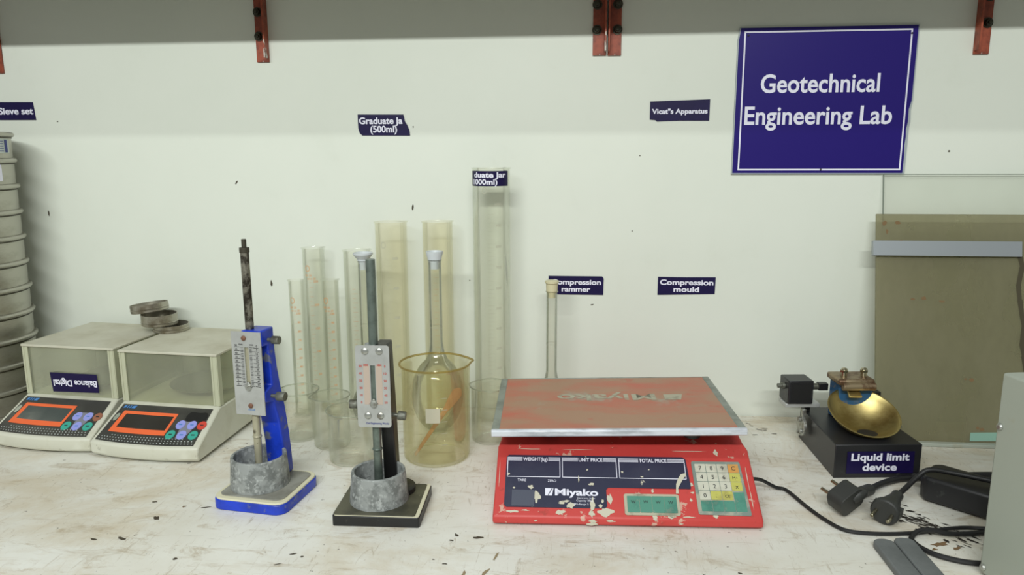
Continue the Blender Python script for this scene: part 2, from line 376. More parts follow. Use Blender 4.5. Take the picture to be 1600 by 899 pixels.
MB().text('Engineering Lab', wallT(-.007, -.038, -.0034), .246, .0315, .018).build('lettering', 'white', sg, 0, 0)
for x, z in ((-W2+.017, H2-.013), (W2-.012, H2-.014), (.004, -H2+.008)):
    MB().lathe([(0, .0032), (.0012, .0026), (.0016, .0015)], 10, wallT(x, z, -.0035)).build('nail', 'bolt', sg)

def wall_label(name, label, x0, x1, z0, z1, lines, poly=None):
    cx, cz = (x0+x1)/2, (z0+z1)/2
    t = thing(name, label, 'label', (cx, -.0005, cz), 0, 'navy printed labels')
    w, h = (x1-x0)/2, (z1-z0)/2
    poly = poly or [(-w, -h), (w, -h), (w, h), (-w, h)]
    MB().prism(poly, 0, .0008, wallT(0, 0)).build('backing', 'navy', t, 0, 0)
    mb = MB()
    for s, px, pz, ww, hh in lines: mb.text(s, wallT(px, pz, -.0008), ww, hh, .03)
    mb.build('lettering', 'white', t, 0, 0)
    return t
wall_label('wall_label', 'navy wall label reading Sieve set above the sieve stack', -1.148, -1.043, .5499, .5839, [('Sieve set', .0135, -.0055, .071, .0125)], [(-.0525, -.016), (.0525, -.0165), (.050, .0165), (-.0525, .0175)])
wall_label('wall_label', 'torn navy wall label reading Graduate Ja and 500ml', -.4127, -.3159, .5172, .5556, [('Graduate Ja', -.0055, .0022, .081, .0118), ('(500ml)', -.0005, -.0128, .050, .0118)],
           [(-.041, -.0185), (.0484, -.0192), (.0475, -.010), (.0435, .000), (.0395, .006), (.037, .0185), (-.0484, .0192), (-.0482, -.005), (-.046, -.014)])
wall_label('wall_label', 'navy wall label reading Vicat\'s Apparatus left of the big sign', .1154, .2185, .5386, .5756, [('Vicat"s Apparatus', 0, -.0045, .096, .0085)], [(-.039, -.018), (-.02, -.0172), (.0, -.0168), (.0515, -.0172), (.0515, .0195), (-.0515, .0165), (-.0515, -.0145), (-.0415, -.0155)])
wall_label('wall_label', 'navy wall label reading Compression rammer behind the cream stopper', -.0618, .0405, .2257, .2606, [('Compression', 0, .0018, .092, .0098), ('rammer', .0, -.0115, .053, .0098)], [(-.051, -.0174), (.0505, -.0174), (.051, .0135), (.048, .0174), (-.051, .0174)])
wall_label('wall_label', 'navy wall label reading Compression mould above the red scale', .1389, .2426, .2288, .2607, [('Compression', 0, .0022, .096, .0098), ('mould', .0, -.0107, .046, .0098)], [(-.0518, -.0172), (.0512, -.0142), (.0518, .0168), (.0, .0162), (-.0518, .0165)])

# ------------------------------------------------------------------ sieve stack
def sieve(z, h, label, first=False):
    t = thing('sieve', label, 'sieve', (-1.123, -.1275, z), 0, 'stacked round test sieves')
    R = .0985
    MB().lathe([(R-.004, .002), (R-.003, 0), (R-.0005, .0), (R-.0005, .010), (R, .012), (R, h-.0075), (R-.0015, h-.007), (R-.0015, .01)], 72).build('shell', 'sieve', t)
    pr = [(R-.001, h-.009)]
    for k in range(9):
        a = -pi/2+pi*k/8; pr.append((R+.0012+.0042*max(cos(a), 0), h-.0045+.0042*sin(a)))
    pr += [(R-.003, h-.0003), (R-.003, h-.009)]
    MB().lathe(pr, 72).build('rim', 'sieve', t)
    MB().lathe([(R-.0012, h-.0112), (R+.0012, h-.0112), (R+.0012, h-.0092), (R-.0012, h-.0092)], 72).build('gasket', 'sievedark', t)
    MB().lathe([(0, .012), (R-.0012, .012), (R-.0012, .0125), (0, .0125)], 48).build('mesh', 'sievedark', t)
    return t
HS = .0461
names = ['bottom pan level of the sieve stack', 'second', 'third', 'fourth', 'fifth', 'sixth', 'seventh', 'eighth', 'ninth', 'tenth']
ordinal = ['', 'second', 'third', 'fourth', 'fifth', 'sixth', 'seventh', 'eighth', 'ninth', 'tenth', 'eleventh']
z = .0186
pan = thing('sieve_pan', 'round steel collecting pan at the foot of the sieve stack', 'pan', (-1.123, -.1275, .0))
MB().lathe([(0, .0), (.094, .0), (.0975, .003), (.0975, .0135), (.101, .0145), (.1015, .0165), (.1, .0184), (.096, .0184), (.095, .003), (0, .0025)], 72).build('shell', 'sieve', pan)
stack = []
for i in range(11):
    down = 10-i
    lab = ('round steel sieve with a lined paper sticker, topmost of the stack' if down == 0 else
           'round steel sieve with a white number sticker, second from the top of the stack' if down == 1 else
           f'plain round steel sieve, {ordinal[down]} from the top of the stack')
    stack.append(sieve(z+HS*i, HS, lab))
def shellT(ang, zc, R=.0989):
    n = Vector((cos(ang), sin(ang), 0)); return n, R, zc
def sticker(parent, a0, a1, z0, z1, name, m, R=.0990):
    mb = MB(); N = 10
    vs = [(R*cos(a0+(a1-a0)*k/N), R*sin(a0+(a1-a0)*k/N), zz) for zz in (z0, z1) for k in range(N+1)]
    mb.add(vs, [(k, k+1, N+2+k, N+1+k) for k in range(N)]); return mb.build(name, m, parent)
s = sticker(stack[10], radians(-60), radians(20), .009, .034, 'sticker', 'paper')
mb = MB()
for k in range(5):
    zz = .012+.0042*k; N = 8; a0, a1 = radians(-56), radians(9)
    mb.add([(.0993*cos(a0+(a1-a0)*j/N), .0993*sin(a0+(a1-a0)*j/N), q) for q in (zz, zz+.0012) for j in range(N+1)], [(j, j+1, N+2+j, N+1+j) for j in range(N)])
a0, a1 = radians(11), radians(16)
mb.add([(.0993*cos(a), .0993*sin(a), q) for q in (.010, .032) for a in (a0, a1)], [(0, 1, 3, 2)])
mb.build('print', 'bluink', s, 0, 0)
s = sticker(stack[9], radians(-34), radians(2), .006, .036, 'sticker', 'white', .0991)
Tn = frame((.0994*cos(radians(-7)), .0994*sin(radians(-7)), .013), (cos(radians(83)), sin(radians(83)), 0), (cos(radians(-7)), sin(radians(-7)), 0))
MB().text('8', Tn, None, .017, .04, lift=.0006).build('lettering', 'ink', s, 0, 0)

# ------------------------------------------------------------------ two digital balances
def balance(loc, rz, label, worn):
    B = thing('digital_balance', label, 'balance', loc, rz, 'digital balances with glazed covers')
    WF, WB, YB, DEP, ZL, ZB = .0965, .0905, .078, .250, .027, .069
    bulge = lambda u: -.010*(1-u*u)
    N = 16; mb = MB(); rows = []
    for i in range(N+1):
        u = -1+2*i/N; yf = bulge(u)
        rows.append([(u*(WF-.003), yf+.004, .004), (u*WF, yf, .010), (u*WF, yf, ZL), (u*WB, YB, ZB), (u*WB, DEP, ZB), (u*WB, DEP, .030), (u*(WB-.006), DEP-.03, .006)])
    K = 7; vs = [p for r in rows for p in r]; fs = []
    for i in range(N):
        for k in range(K):
            a, b = i*K+k, i*K+(k+1) % K; fs.append((a, b, b+K, a+K))
    fs += [tuple(range(K)), tuple(range(N*K+K-1, N*K-1, -1))]
    mb.add(vs, fs); body = mb.build('body', 'offw', B, .0025)
    for x in (-.07, .07):
        for y in (.02, .2): MB().cyl((x, y, 0), (x, y, .008), .009, 16).build('foot', 'rubber', B)
    n = Vector((0, -(ZB-ZL), YB)).normalized()
    def S(u, v, lift=0.0):
        yf = bulge(u); y = yf+(YB-yf)*v; w = WF+(WB-WF)*v
        return (u*w, y+n.y*lift, ZL+(ZB-ZL)*v+n.z*lift)
    def patch(mb, u0, u1, v0, v1, lift, nu=1, nv=1, mi=0, skew=None):
        vs = [S(u0+(u1-u0)*i/nu, v0+(v1-v0)*j/nv, lift) for j in range(nv+1) for i in range(nu+1)]
        mb.add(vs, [(j*(nu+1)+i, j*(nu+1)+i+1, (j+1)*(nu+1)+i+1, (j+1)*(nu+1)+i) for j in range(nv) for i in range(nu)], mi)
    mb = MB(); patch(mb, -.93, .90, .06, .93, .0006, 20, 10)
    pn = mb.build('control_panel', 'panel', B, 0, 60)
    mb = MB(); L = .0011
    for q in ((-.80, .30, .70, .77), (-.80, .30, .27, .38), (-.80, -.71, .38, .70), (.25, .30, .38, .70)): patch(mb, q[0], q[1], q[2], q[3], L, 4, 2)
    mb.build('display_bezel', 'orange', pn, 0, 0)
    mb = MB(); patch(mb, -.71, .25, .38, .70, .0010, 4, 2); mb.build('display', 'displaydark' if worn else 'display', pn, 0, 0)
    mb = MB(); vs = [S(-.853+.045*cos(2*pi*k/20), .60+.095*sin(2*pi*k/20), .0016) for k in range(20)]; mb.add(vs, [tuple(range(20))]); mb.build('level_bubble', 'levelglass', pn, 0, 0)
    keys = [(.47, .53, 'purple'), (.68, .53, 'purple'), (.86, .53, 'redkey' if worn else 'worn'), (.40, .30, 'teal'), (.60, .30, 'purple'), (.80, .30, 'teal')]
    mb = MB(); mb.add([S(u, v, .0009) for u, v in ((.42, .62), (.74, .62), (.72, .40), (.66, .22), (.52, .22), (.50, .42))], [tuple(range(6))]); mb.build('key_surround', 'greykey', pn, 0, 0)
    for u, v, m in keys:
        mb = MB(); top = [S(u+.078*cos(2*pi*k/20), v+.095*sin(2*pi*k/20), .0016) for k in range(20)]; bot = [S(u+.08*cos(2*pi*k/20), v+.1*sin(2*pi*k/20), .0006) for k in range(20)]
        mb.add(top+bot, [tuple(range(20))]+[(k, (k+1) % 20, 20+(k+1) % 20, 20+k) for k in range(20)])
        mb.add([S(u+a, v+b, .0018) for a, b in ((-.03, -.012), (.03, -.012), (.03, .012), (-.03, .012))], [(0, 1, 2, 3)], 1)
        mb.build('button', [m, 'ltblue' if m == 'purple' else 'ink'], pn, 0, 0)
    mb = MB()
    for u0, u1 in ((-.88, -.82), (-.81, -.77), (-.76, -.72), (-.71, -.62)): mb.add([S(u0, .83, .0012), S(u1-.01, .83, .0012), S(u1+.0, .90, .0012), S(u0+.015, .89, .0012)], [(0, 1, 2, 3)])
    mb.build('maker_mark', 'ltblue', pn, 0, 0)
    mb = MB()
    for row, (v, uu) in enumerate(((.10, .86), (.155, .84), (.205, .66))):
        c = 30 if row < 2 else 24
        for k in range(c):
            u = -uu+2*uu*k/(c-1); patch(mb, u-.009, u+.009, v-.008, v+.008, .0011)
    mb.build('dotted_print', 'paper', pn, 0, 0)
    if worn:
        mb = MB(); vs = [S(.68+.20*cos(2*pi*k/20), .72+.13*sin(2*pi*k/20)+.03*sin(6*pi*k/20), .0010) for k in range(20)]; mb.add(vs, [tuple(range(20))]); mb.build('worn_patch', 'blackhole', pn, 0, 0)
        mb = MB(); mb.add([(WB+.0003, .10, .038), (WB+.0003, .128, .038), (WB+.0003, .128, .052), (WB+.0003, .10, .052)], [(0, 1, 2, 3)]); mb.build('side_socket', 'blackhole', B, 0, 0)
    # weighing pan under the cover
    px, py = .018, .168
    MB().lathe([(0, .079), (.058, .079), (.066, .082), (.067, .084), (.060, .0835), (0, .083)], 48, Matrix.Translation((px, py, 0))).lathe([(.022, ZB), (.022, .079)], 24, Matrix.Translation((px, py, 0))).build('weighing_pan', 'chrome', B)
    # draught cover
    y0, y1, z0, z1, X = YB+.002, DEP-.002, ZB+.0006, .1555, WB-.001
    cv = MB(); t = .002
    cv.box(-X, X, y0, y0+t, z0, z1); cv.box(-X, X, y1-t, y1, z0, z1)
    cv.box(-X, -X+t, y0+t, y1-t, z0, z1); cv.box(X-t, X, y0+t, y1-t, z0, z1)
    cov = cv.build('draught_cover', 'milky', B, 0, 0)
    MB().box(-X-.002, X+.002, y0-.003, y1, z1, z1+.0045).build('lid', 'offtop', cov, .0012)
    for sx in (-1, 1):
        m = MB()
        for d in (0, .0075): m.box(sx*(X-.0012-d)-.0015, sx*(X-.0012-d)+.0015, y0-.0016, y0, z0, z1)
        m.box(sx*(X-.004)-.0055, sx*(X-.004)+.0055, y0-.0008, y0, z0, z1)
        m.box(sx*(X+.0006)-.0006, sx*(X+.0006)+.0006, y0, y0+.010, z0, z1)
        m.build('corner_post', 'ivory', cov, 0, 0)
    return B, cov, y0
balR, _, _ = balance((-.6965, -.2975, 0), -4.5, 'white digital balance beside the blue stand, dark display and worn black patch', True)
balL, covL, y0 = balance((-.8925, -.2745, 0), -5, 'white digital balance with an upside-down label, between sieve stack and other balance', False)
lb = MB().flat([(-.0455, -.0165), (.0465, -.0165), (.0455, .0165), (-.0475, .0185)], frame((.0085, y0-.0018, .0935), (1, 0, .025), (0, -1, 0))).build('label_sticker', 'navy', covL, 0, 0)
MB().text('Balance Digital', frame((.0095, y0-.0021, .0985), (-1, 0, -.02), (0, -1, 0)), .086, .0115, .03).build('lettering', 'white', lb, 0, 0)

# ------------------------------------------------------------------ small tins standing behind the covers
def tin(loc, label, r, h, rot=(0, 0, 0)):
    o = MB().lathe([(0, 0), (r-.001, 0), (r, .001), (r, .005), (r+.001, .006), (r, .007), (r, h), (r-.0012, h), (r-.0012, .002), (0, .002)], 48).build('moisture_tin', 'tin')
    o.location = loc; o.rotation_euler = rot
    return tag(o, label, 'tin', 'small round tins behind the balances')
tin((-.7660, -.072, .1603), 'tarnished round tin standing on the covers, lowest of the three small tins', .0315, .0125)
tin((-.7840, -.078, .1731), 'round steel tin lying on another, middle of the three small tins', .0315, .0205)
tin((-.8020, -.076, .1970), 'tilted open round tin, topmost of the three small tins', .0330, .0150, (radians(-2), radians(-7), 0))

# ------------------------------------------------------------------ needle stands (Vicat)
def mould(loc, label, r0, r1, h):
    o = MB().lathe([(r0-.006, 0), (r0, 0), (r0, .002), (r1, h-.0008), (r1-.0008, h), (r1-.0035, h), (r1-.0042, h-.001), (r0-.006, 0)], 64).build('conical_mould', 'castgrey')
    o.location = loc; return tag(o, label, 'mould', 'conical moulds on the stands')
def plate_T(y): return frame((0, y, 0), (1, 0, 0), (0, -1, 0))
def vicat(loc, rz, label, blue):
    V = thing('needle_stand', label, 'needle stand', loc, rz, 'needle penetration stands')
    if blue:
        W, D, HB = .0555, .054, .0185
        MB().prism(rrect(-W, W, -D, D, .016), 0, HB-.004).build('base', 'blue', V, .0015)
        MB().prism(rrect(-W+.001, W-.001, -D+.001, D-.001, .016), HB-.004, HB-.0012).build('base_rim', 'cream', V, .0006)
        MB().prism(rrect(-W+.006, W-.007, -D+.009, D-.006, .012), HB-.0012, HB).build('base_plate', 'glassplate', V, .0004)
        rx, ry, ztop, zp0, zp1, pw = -.010, .0, .3725, .1265, .246, .0226
        pil, prod, prodl = 'blue', 'rodrust', 'rodlow'
        prof = [(.030, HB), (.052, HB), (.050, .05), (.046, .085), (.039, .125), (.030, .16), (.024, .19), (.021, .215), (.020, .2475), (-.012, .2475), (-.012, .225), (.004, .224), (.006, .20), (.008, .165), (-.012, .160), (-.012, .145), (.010, .140), (.019, .11), (.026, .07)]
        x0, x1 = -.012, .017
    else:
        W, D, HB = .0585, .0495, .0165
        MB().prism(rrect(-W, W, -D, D, .003, 2), 0, HB-.002).build('base', 'blackpaint', V, .001)
        MB().prism(rrect(-W+.002, W-.001, -D+.001, D-.001, .003, 2), HB-.002, HB-.001).build('base_rim', 'cream', V, 0)
        MB().prism(rrect(-W+.001, W-.006, -D+.001, D-.002, .003, 2), HB-.001, HB).build('base_plate', 'darkplate', V, .0004)
        rx, ry, ztop, zp0, zp1, pw = -.006, -.001, .351, .1255, .2385, .0226
        pil, prod, prodl = 'blackpaint', 'rodgrey', 'rodgrey'
        prof = [(.022, HB), (.046, HB), (.043, .06), (.038, .11), (.032, .16), (.026, .20), (.022, .238), (-.012, .238), (-.012, .222), (.003, .22), (.006, .17), (-.012, .150), (-.012, .132), (.010, .126), (.018, .07)]
        x0, x1 = -.002, .016
        MB().lathe([(.0, HB), (.026, HB), (.026, HB+.007), (.023, HB+.009), (0, HB+.009)], 32, Matrix.Translation((.013, .026, 0))).build('pillar_foot', 'blackpaint', V)
    TT = Matrix(((0, 0, 1, 0), (1, 0, 0, 0), (0, 1, 0, 0), (0, 0, 0, 1)))
    MB().prism(prof, x0+rx*.3, x1+rx*.3, TT).build('pillar', pil, V, .002)
    # guide collars that carry the rod, and the rod itself
    m = MB()
    m.cyl((rx, ry, zp1-.020), (rx, ry, zp1-.001), .0115, 28)
    m.build('upper_guide', pil if blue else 'castgrey', V)
    MB().cyl((rx, ry, zp0+.008), (rx, ry, zp0+.026), .0115, 28).build('lower_guide', pil, V)
    rr = .0058 if blue else .0062
    MB().cyl((rx, ry, zp0+.012), (rx, ry, ztop-(.012 if blue else 0)), rr, 24).build('rod', prod, V, .0006)
    if blue:
        MB().cyl((rx, ry, ztop-.0185), (rx, ry, ztop-.0115), rr+.0009, 24).cyl((rx, ry, ztop-.0115), (rx, ry, ztop), .0033, 16).build('rod_tip', 'sievedark', V, .0004)
    MB().cyl((rx, ry, .022), (rx, ry, zp0+.012), rr*.93, 24).lathe([(rr*.93, .088), (rr*1.12, .089), (rr*1.12, .0905), (rr*.93, .0915)], 24, Matrix.Translation((rx, ry, 0))).build('needle', prodl, V, .0004)
    # scale plate with a slot
    yp = ry-.0135; cx = rx+.001
    s0, s1 = (zp0+.042, zp1-.022) if blue else (zp0+.034, zp1-.027); sw = .0032
    m = MB(); T = plate_T(yp)
    out = rrect(cx-pw, cx+pw, zp0, zp1, .0012 if blue else .004, 4)
    for q in ((cx-pw, cx-sw, zp0+.004, zp1-.004), (cx+sw, cx+pw, zp0+.004, zp1-.004), (cx-sw, cx+sw, zp0+.004, s0), (cx-sw, cx+sw, s1, zp1-.004), (cx-pw+.003, cx+pw-.003, zp0, zp0+.004), (cx-pw+.003, cx+pw-.003, zp1-.004, zp1)):
        m.prism([(q[0], q[2]), (q[1], q[2]), (q[1], q[3]), (q[0], q[3])], -.0015, 0, T)
    if blue:
        for q in ((cx-pw, cx-pw+.003), (cx+pw-.003, cx+pw)):
            for zz in ((zp0, zp0+.004), (zp1-.004, zp1)): m.prism([(q[0], zz[0]), (q[1], zz[0]), (q[1], zz[1]), (q[0], zz[1])], -.0015, 0, T)
    else:
        for sx in (-1, 1):
            for zz, sz in ((zp0+.004, -1), (zp1-.004, 1)):
                xx = cx+sx*(pw-.003)
                m.prism([(xx, zz), (xx+sx*.003, zz), (xx+sx*.0021, zz+sz*.0028), (xx, zz+sz*.004)], -.0015, 0, T)
    plate = m.build('scale_plate', 'scaleplate', V, 0, 0)
    MB().prism([(cx-sw, s0), (cx+sw, s0), (cx+sw, s1), (cx-sw, s1)], -.0032, -.0022, T).build('slot_back', prod if not blue else 'rodlow', V, 0, 0)
    L = T @ Matrix.Translation((0, 0, .0003)); m = MB()
    def bar(x0, x1, za, zb, mi=0, sh=0): m.flat([(x0, za), (x1, za+sh), (x1, zb+sh), (x0, zb)], L, mi)
    if blue:
        for k in range(51):
            zz = s0+(s1-s0)*k/50
            ln = .0052 if k % 5 == 0 else .0036
            if k % 2 == 0 or k % 5 == 0:
                bar(cx-sw-.0015-ln, cx-sw-.0015, zz-.0002, zz+.0003, 0); bar(cx+sw+.0015, cx+sw+.0015+ln, zz-.0002, zz+.0003, 0)
            if k % 5 == 0:
                bar(cx-pw+.004, cx-sw-.0075, zz-.0003, zz+.0004, 0, .0004); bar(cx+sw+.0075, cx+pw-.004, zz-.0003, zz+.0004, 0, -.0004)
        for k in range(0, 11):
            zz = s0+(s1-s0)*k/10+.0012
            m.text(str(k*5), L @ Matrix.Translation((cx-pw+.0068, zz, 0)), None, .0028, .01, 0, 0); m.text(str(50-k*5), L @ Matrix.Translation((cx+pw-.0068, zz, 0)), None, .0028, .01, 0, 0)
        m.text('mm', L @ Matrix.Translation((cx-sw-.005, s1+.003, 0)), None, .003, .01); m.text('mm', L @ Matrix.Translation((cx+sw+.005, s1+.003, 0)), None, .003, .01)
        m.build('scale_print', ['ink'], plate, 0, 0)
        MB().text('vicat', L @ Matrix.Translation((cx+.002, zp0+.0065, 0)), .011, .004, .0).build('maker_mark', 'ltblue', plate, 0, 0)
        scr = [(cx-.003, zp1-.009), (cx+.001, zp0+.0135)]; sm, sr = 'rustscrew', .0035
    else:
        m.flat([(cx-.0125, s0-.002), (cx-sw-.001, s0-.002), (cx-sw-.001, s1), (cx-.0125, s1)], T @ Matrix.Translation((0, 0, .0002)), 1); m.flat([(cx+sw+.001, s0-.002), (cx+.0125, s0-.002), (cx+.0125, s1), (cx+sw+.001, s1)], T @ Matrix.Translation((0, 0, .0002)), 1)
        for k in range(6):
            zz = s0+.001+(s1-s0-.002)*k/5
            m.text(str(k*10), L @ Matrix.Translation((cx-pw+.0062, zz-.0015, 0)), None, .0032, .02, 2, 0); m.text(str(50-k*10), L @ Matrix.Translation((cx+pw-.0062, zz-.0015, 0)), None, .0032, .02, 2, 0)
        m.text('MM', L @ Matrix.Translation((cx-.009, s1-.001, 0)), None, .003, .02, 2, 0); m.text('MM', L @ Matrix.Translation((cx+.009, s1-.001, 0)), None, .003, .02, 2, 0)
        m.text('Civil Engineering Works', L @ Matrix.Translation((cx+.004, zp0+.0045, 0)), .031, .0028, .02, 3, 0)
        m.build('scale_print', ['ink', 'orangeband', 'redink', 'bluink'], plate, 0, 0)
        scr = [(cx-.0095, zp1-.0075), (cx+.0095, zp1-.0075), (cx-.0085, zp0+.0165), (cx+.0085, zp0+.0165)]; sm, sr = 'screw', .0047
    for x, zz in scr:
        MB().lathe([(sr, 0), (sr, .0012), (sr*.7, .0022), (0, .0026)], 20, T @ Matrix.Translation((x, zz, 0))).build('screw', sm, plate)
    # pointer clip behind the slot's foot
    MB().prism([(cx-.006, s0-.0005), (cx+.006, s0-.0005), (cx+.0035, s0+.0025), (cx+.0012, s0+.006), (cx-.0012, s0+.006), (cx-.0035, s0+.0025)], 0, .0022, T).lathe([(.0045, 0), (.0045, .003), (0, .003)], 20, T @ Matrix.Translation((cx, s0-.0015, 0)), 0).build('pointer', 'screw', plate, .0003)
    def knob(p, q, kl=.011, kr=.0058):
        p, q = Vector(p), Vector(q); d = (q-p).normalized()
        m = MB().cyl(p, q-d*kl, .0026, 14); N = 26
        x = Vector((0, 0, 1)); T2 = frame(q-d*kl, x, d); pts = [((kr if k % 2 else kr*.93)*cos(2*pi*k/(2*N)), (kr if k % 2 else kr*.93)*sin(2*pi*k/(2*N))) for k in range(2*N)]
        m.prism(pts, 0, kl, T2); m.build('clamp_knob', 'knob', V, .0004)
    if blue:
        knob((rx+.008, ry+.004, zp1-.014), (rx+.042, ry+.004, zp1-.014)); knob((rx+.008, ry+.004, zp0+.024), (rx+.046, ry+.004, zp0+.024), .013, .0065)
    else:
        knob((rx+.009, ry+.003, zp0+.0135), (rx+.040, ry+.003, zp0+.0105), .011, .006); knob((rx-.008, ry+.006, zp0+.026), (rx-.037, ry+.004, zp0+.026), .011, .0062)
    return V
vicat((-.448, -.396, 0), -7, 'blue needle stand with blackened rod and ruled scale plate', True)
vicat((-.2685, -.4225, 0), 2, 'black needle stand with grey rod and screwed scale plate', False)
mould((-.458, -.3945, .0187), 'grey conical ring mould on the blue stand', .0412, .0385, .0440)
mould((-.2745, -.4235, .0167), 'grey conical ring mould on the black stand, crusted with cement', .0402, .0365, .0425)

# ------------------------------------------------------------------ glassware
GRP = 'glassware along the wall'
def cylinder_jar(loc, r, h, label, m, mark, spout=True, numbers=None, lines=20, faint=False):
    J = thing('measuring_cylinder', label, 'measuring cylinder', loc, 0, 'measuring cylinders against the wall')
    t = .0013; SEG = 48
    prof = [(0, .004), (r-t, .006), (r-t, h-.003), (r-t+.001, h), (r+.0018, h), (r+.0014, h-.0016), (r, h-.003), (r, .004)]
    mb = MB().lathe(prof, SEG)
    for i, v in enumerate(mb.v):                                    # pull a pouring lip out of the rim
        if spout and v.z > h-.012:
            a = math.atan2(v.y, v.x); d = abs((a-radians(35)+pi) % (2*pi)-pi)
            if d < .45: k = (1-d/.45)*(v.z-h+.012)/.012; v.x *= 1+.16*k; v.y *= 1+.16*k
    mb.build('tube', m, J)
    MB().lathe([(r*1.22, 0), (r*1.25, .002), (r*1.22, .004), (r*1.02, .006), (r, .008), (0, .006)], 32).build('foot', m, J)
    # printed scale on the wall facing the room
    g = MB(); R = r+.0003
    def arc(a, b, zz, th):
        N = 6; g.add([(R*cos(radians(a+(b-a)*k/N)), R*sin(radians(a+(b-a)*k/N)), q) for q in (zz-th, zz+th) for k in range(N+1)], [(k, k+1, N+2+k, N+1+k) for k in range(N)])
    def wrapped(body, ang, zz, hh, w=None):
        g.text(body, None, w, hh, .015, 0, 0, warp=lambda p: (R*cos(radians(ang)+p[0]/R), R*sin(radians(ang)+p[0]/R), zz+p[1]))
    top = h*mark; n = lines
    for k in range(n+1):
        zz = .03+(top-.03)*k/n
        if k % 2 == 0: arc(-96, -76, zz, .0002)
        else: arc(-96, -84, zz, .0002)
    if numbers:
        c = len(numbers)
        for k, s in enumerate(numbers):
            if s: wrapped(s, -62, top-(top-.03)*k/c, .0042 if not faint else .005)
        N = 20; rr = .0045
        g.add([(R*cos(radians(-104)+(rr*q)*cos(2*pi*k/N)/R), R*sin(radians(-104)+(rr*q)*cos(2*pi*k/N)/R), top+.026+rr*1.3*q*sin(2*pi*k/N)) for q in (1, .78) for k in range(N)], [(k, (k+1) % N, N+(k+1) % N, N+k) for k in range(N)])
        if not faint:
            wrapped('EX 20', -100, top+.0115, .0038); wrapped('ml in 20', -84, top+.0055, .0036)
    g.build('graduation', 'faintgrad' if faint else 'graduation', J, 0, 60)
    return J
n100 = ['100', '90', '80', '70', '60', '50', '40', '30', '20', '10']
cylinder_jar((-.519, -.072, 0), .0138, .2595, 'slim glass cylinder with orange print, leftmost of the measuring cylinders', 'clear3', .76, True, n100)
cylinder_jar((-.4975, -.037, 0), .0195, .3145, 'taller glass cylinder with orange print behind the two slim cylinders', 'clear3', .80, True, ['250', '', '200', '', '150', '', '100', '', '50', ''], 25)
cylinder_jar((-.4555, -.073, 0), .0148, .261, 'slim glass cylinder with orange print, right one of the slim pair', 'clear3', .76, True, n100)
cylinder_jar((-.4105, -.050, 0), .0240, .3125, 'clear glass cylinder behind the white-stoppered flask and black stand', 'clear3', .78, True, None, 25)
cylinder_jar((-.3440, -.055, 0), .0280, .365, 'yellowed plastic cylinder right of the black stand', 'clear2', .82, True, ['500', '400', '300', '200', '100'], 25, True)
cylinder_jar((-.2610, -.044, 0), .0268, .365, 'yellowed plastic cylinder behind the white-stoppered flask and big beaker', 'clear2', .82, True, None, 25)
J = cylinder_jar((-.1608, -.055, 0), .0330, .4605, 'tallest measuring cylinder, with a navy 1000ml label at its rim', 'clear3', .86, False, ['1000', '900', '800', '700', '600', '500', '400', '300', '200', '100'], 50, True)
mb = MB(); R = .0337; N = 24; a0, a1 = radians(-158), radians(-24)
mb.add([(R*cos(a0+(a1-a0)*k/N), R*sin(a0+(a1-a0)*k/N), q) for q in (.4295, .4555) for k in range(N+1)], [(k, k+1, N+2+k, N+1+k) for k in range(N)])
lab = mb.build('label_sticker', 'navy', J, 0, 60)
mb = MB(); W = lambda zz, off: (lambda p: ((R+.0004)*cos(radians(-91)+(p[0]+off)/R), (R+.0004)*sin(radians(-91)+(p[0]+off)/R), zz+p[1]))
mb.text('duate Jar', None, .062, .0092, .03, 0, 0, W(.4445, .0015)); mb.text('1000ml)', None, .047, .0092, .03, 0, 0, W(.4325, -.008))
mb.build('lettering', 'white', lab, 0, 60)

def flask(loc, rb, hb, rn, h, label, stop, stopr, stoph, lines=False):
    Fk = thing('volumetric_flask', label, 'flask', loc, 0, 'stoppered volumetric flasks')
    t = .0011; prof = [(0, .0006), (rb*.30, 0)]
    for k in range(13):
        a = -pi/2*.75+(pi/2*.75+pi/2*.72)*k/12
        prof.append((rb*cos(a)*.98+.0, hb*.46+hb*.46*sin(a)))
    prof += [(rn*1.25, hb*.97), (rn, hb*1.08), (rn, h), (rn+.0015, h), (rn+.0015, h+.001), (rn-t, h+.001)]
    inner = [(max(r-t, 0), zz+(t if zz < .004 else 0)) for r, zz in reversed(prof[:-4])]
    MB().lathe(prof+inner[:-1], 40).build('glass_body', 'clear', Fk)
    if stop == 'hollow':
        MB().lathe([(0, h-.014), (rn-.0014, h-.014), (rn-.001, h+.001), (rn+.001, h+.002), (rn+.001, h+.0045), (stopr, h+stoph-.003), (stopr, h+stoph), (stopr-.002, h+stoph), (stopr-.003, h+stoph-.002), (rn*.8, h+stoph*.45), (0, h+stoph*.4)], 36).build('stopper', 'stopper', Fk)
    else:
        MB().lathe([(0, h-.010), (rn-.0014, h-.010), (rn-.001, h+.001), (stopr*.82, h+.0015), (stopr*.86, h+stoph*.72), (stopr, h+stoph*.80), (stopr, h+stoph*.97), (stopr*.9, h+stoph), (0, h+stoph*.98)], 36).build('stopper', 'creamstop', Fk)
    MB().lathe([(rn+.0002, h*.62), (rn+.0003, h*.6215), (rn+.0002, h*.623)], 32).build('fill_line', 'faintgrad', Fk)
    return Fk
flask((-.3795, -.112, 0), .030, .085, .0095, .3005, 'glass flask with a flared white stopper behind the black stand', 'hollow', .0172, .0155)
flask((-.2500, -.1280, 0), .0465, .150, .0112, .3060, 'long-necked glass flask with a white stopper behind the big beaker', 'hollow', .0147, .0160)
flask((-.0518, -.085, 0), .034, .094, .0096, .2465, 'long-necked glass flask with a cream stopper behind the red scale', 'plain', .0122, .0200)

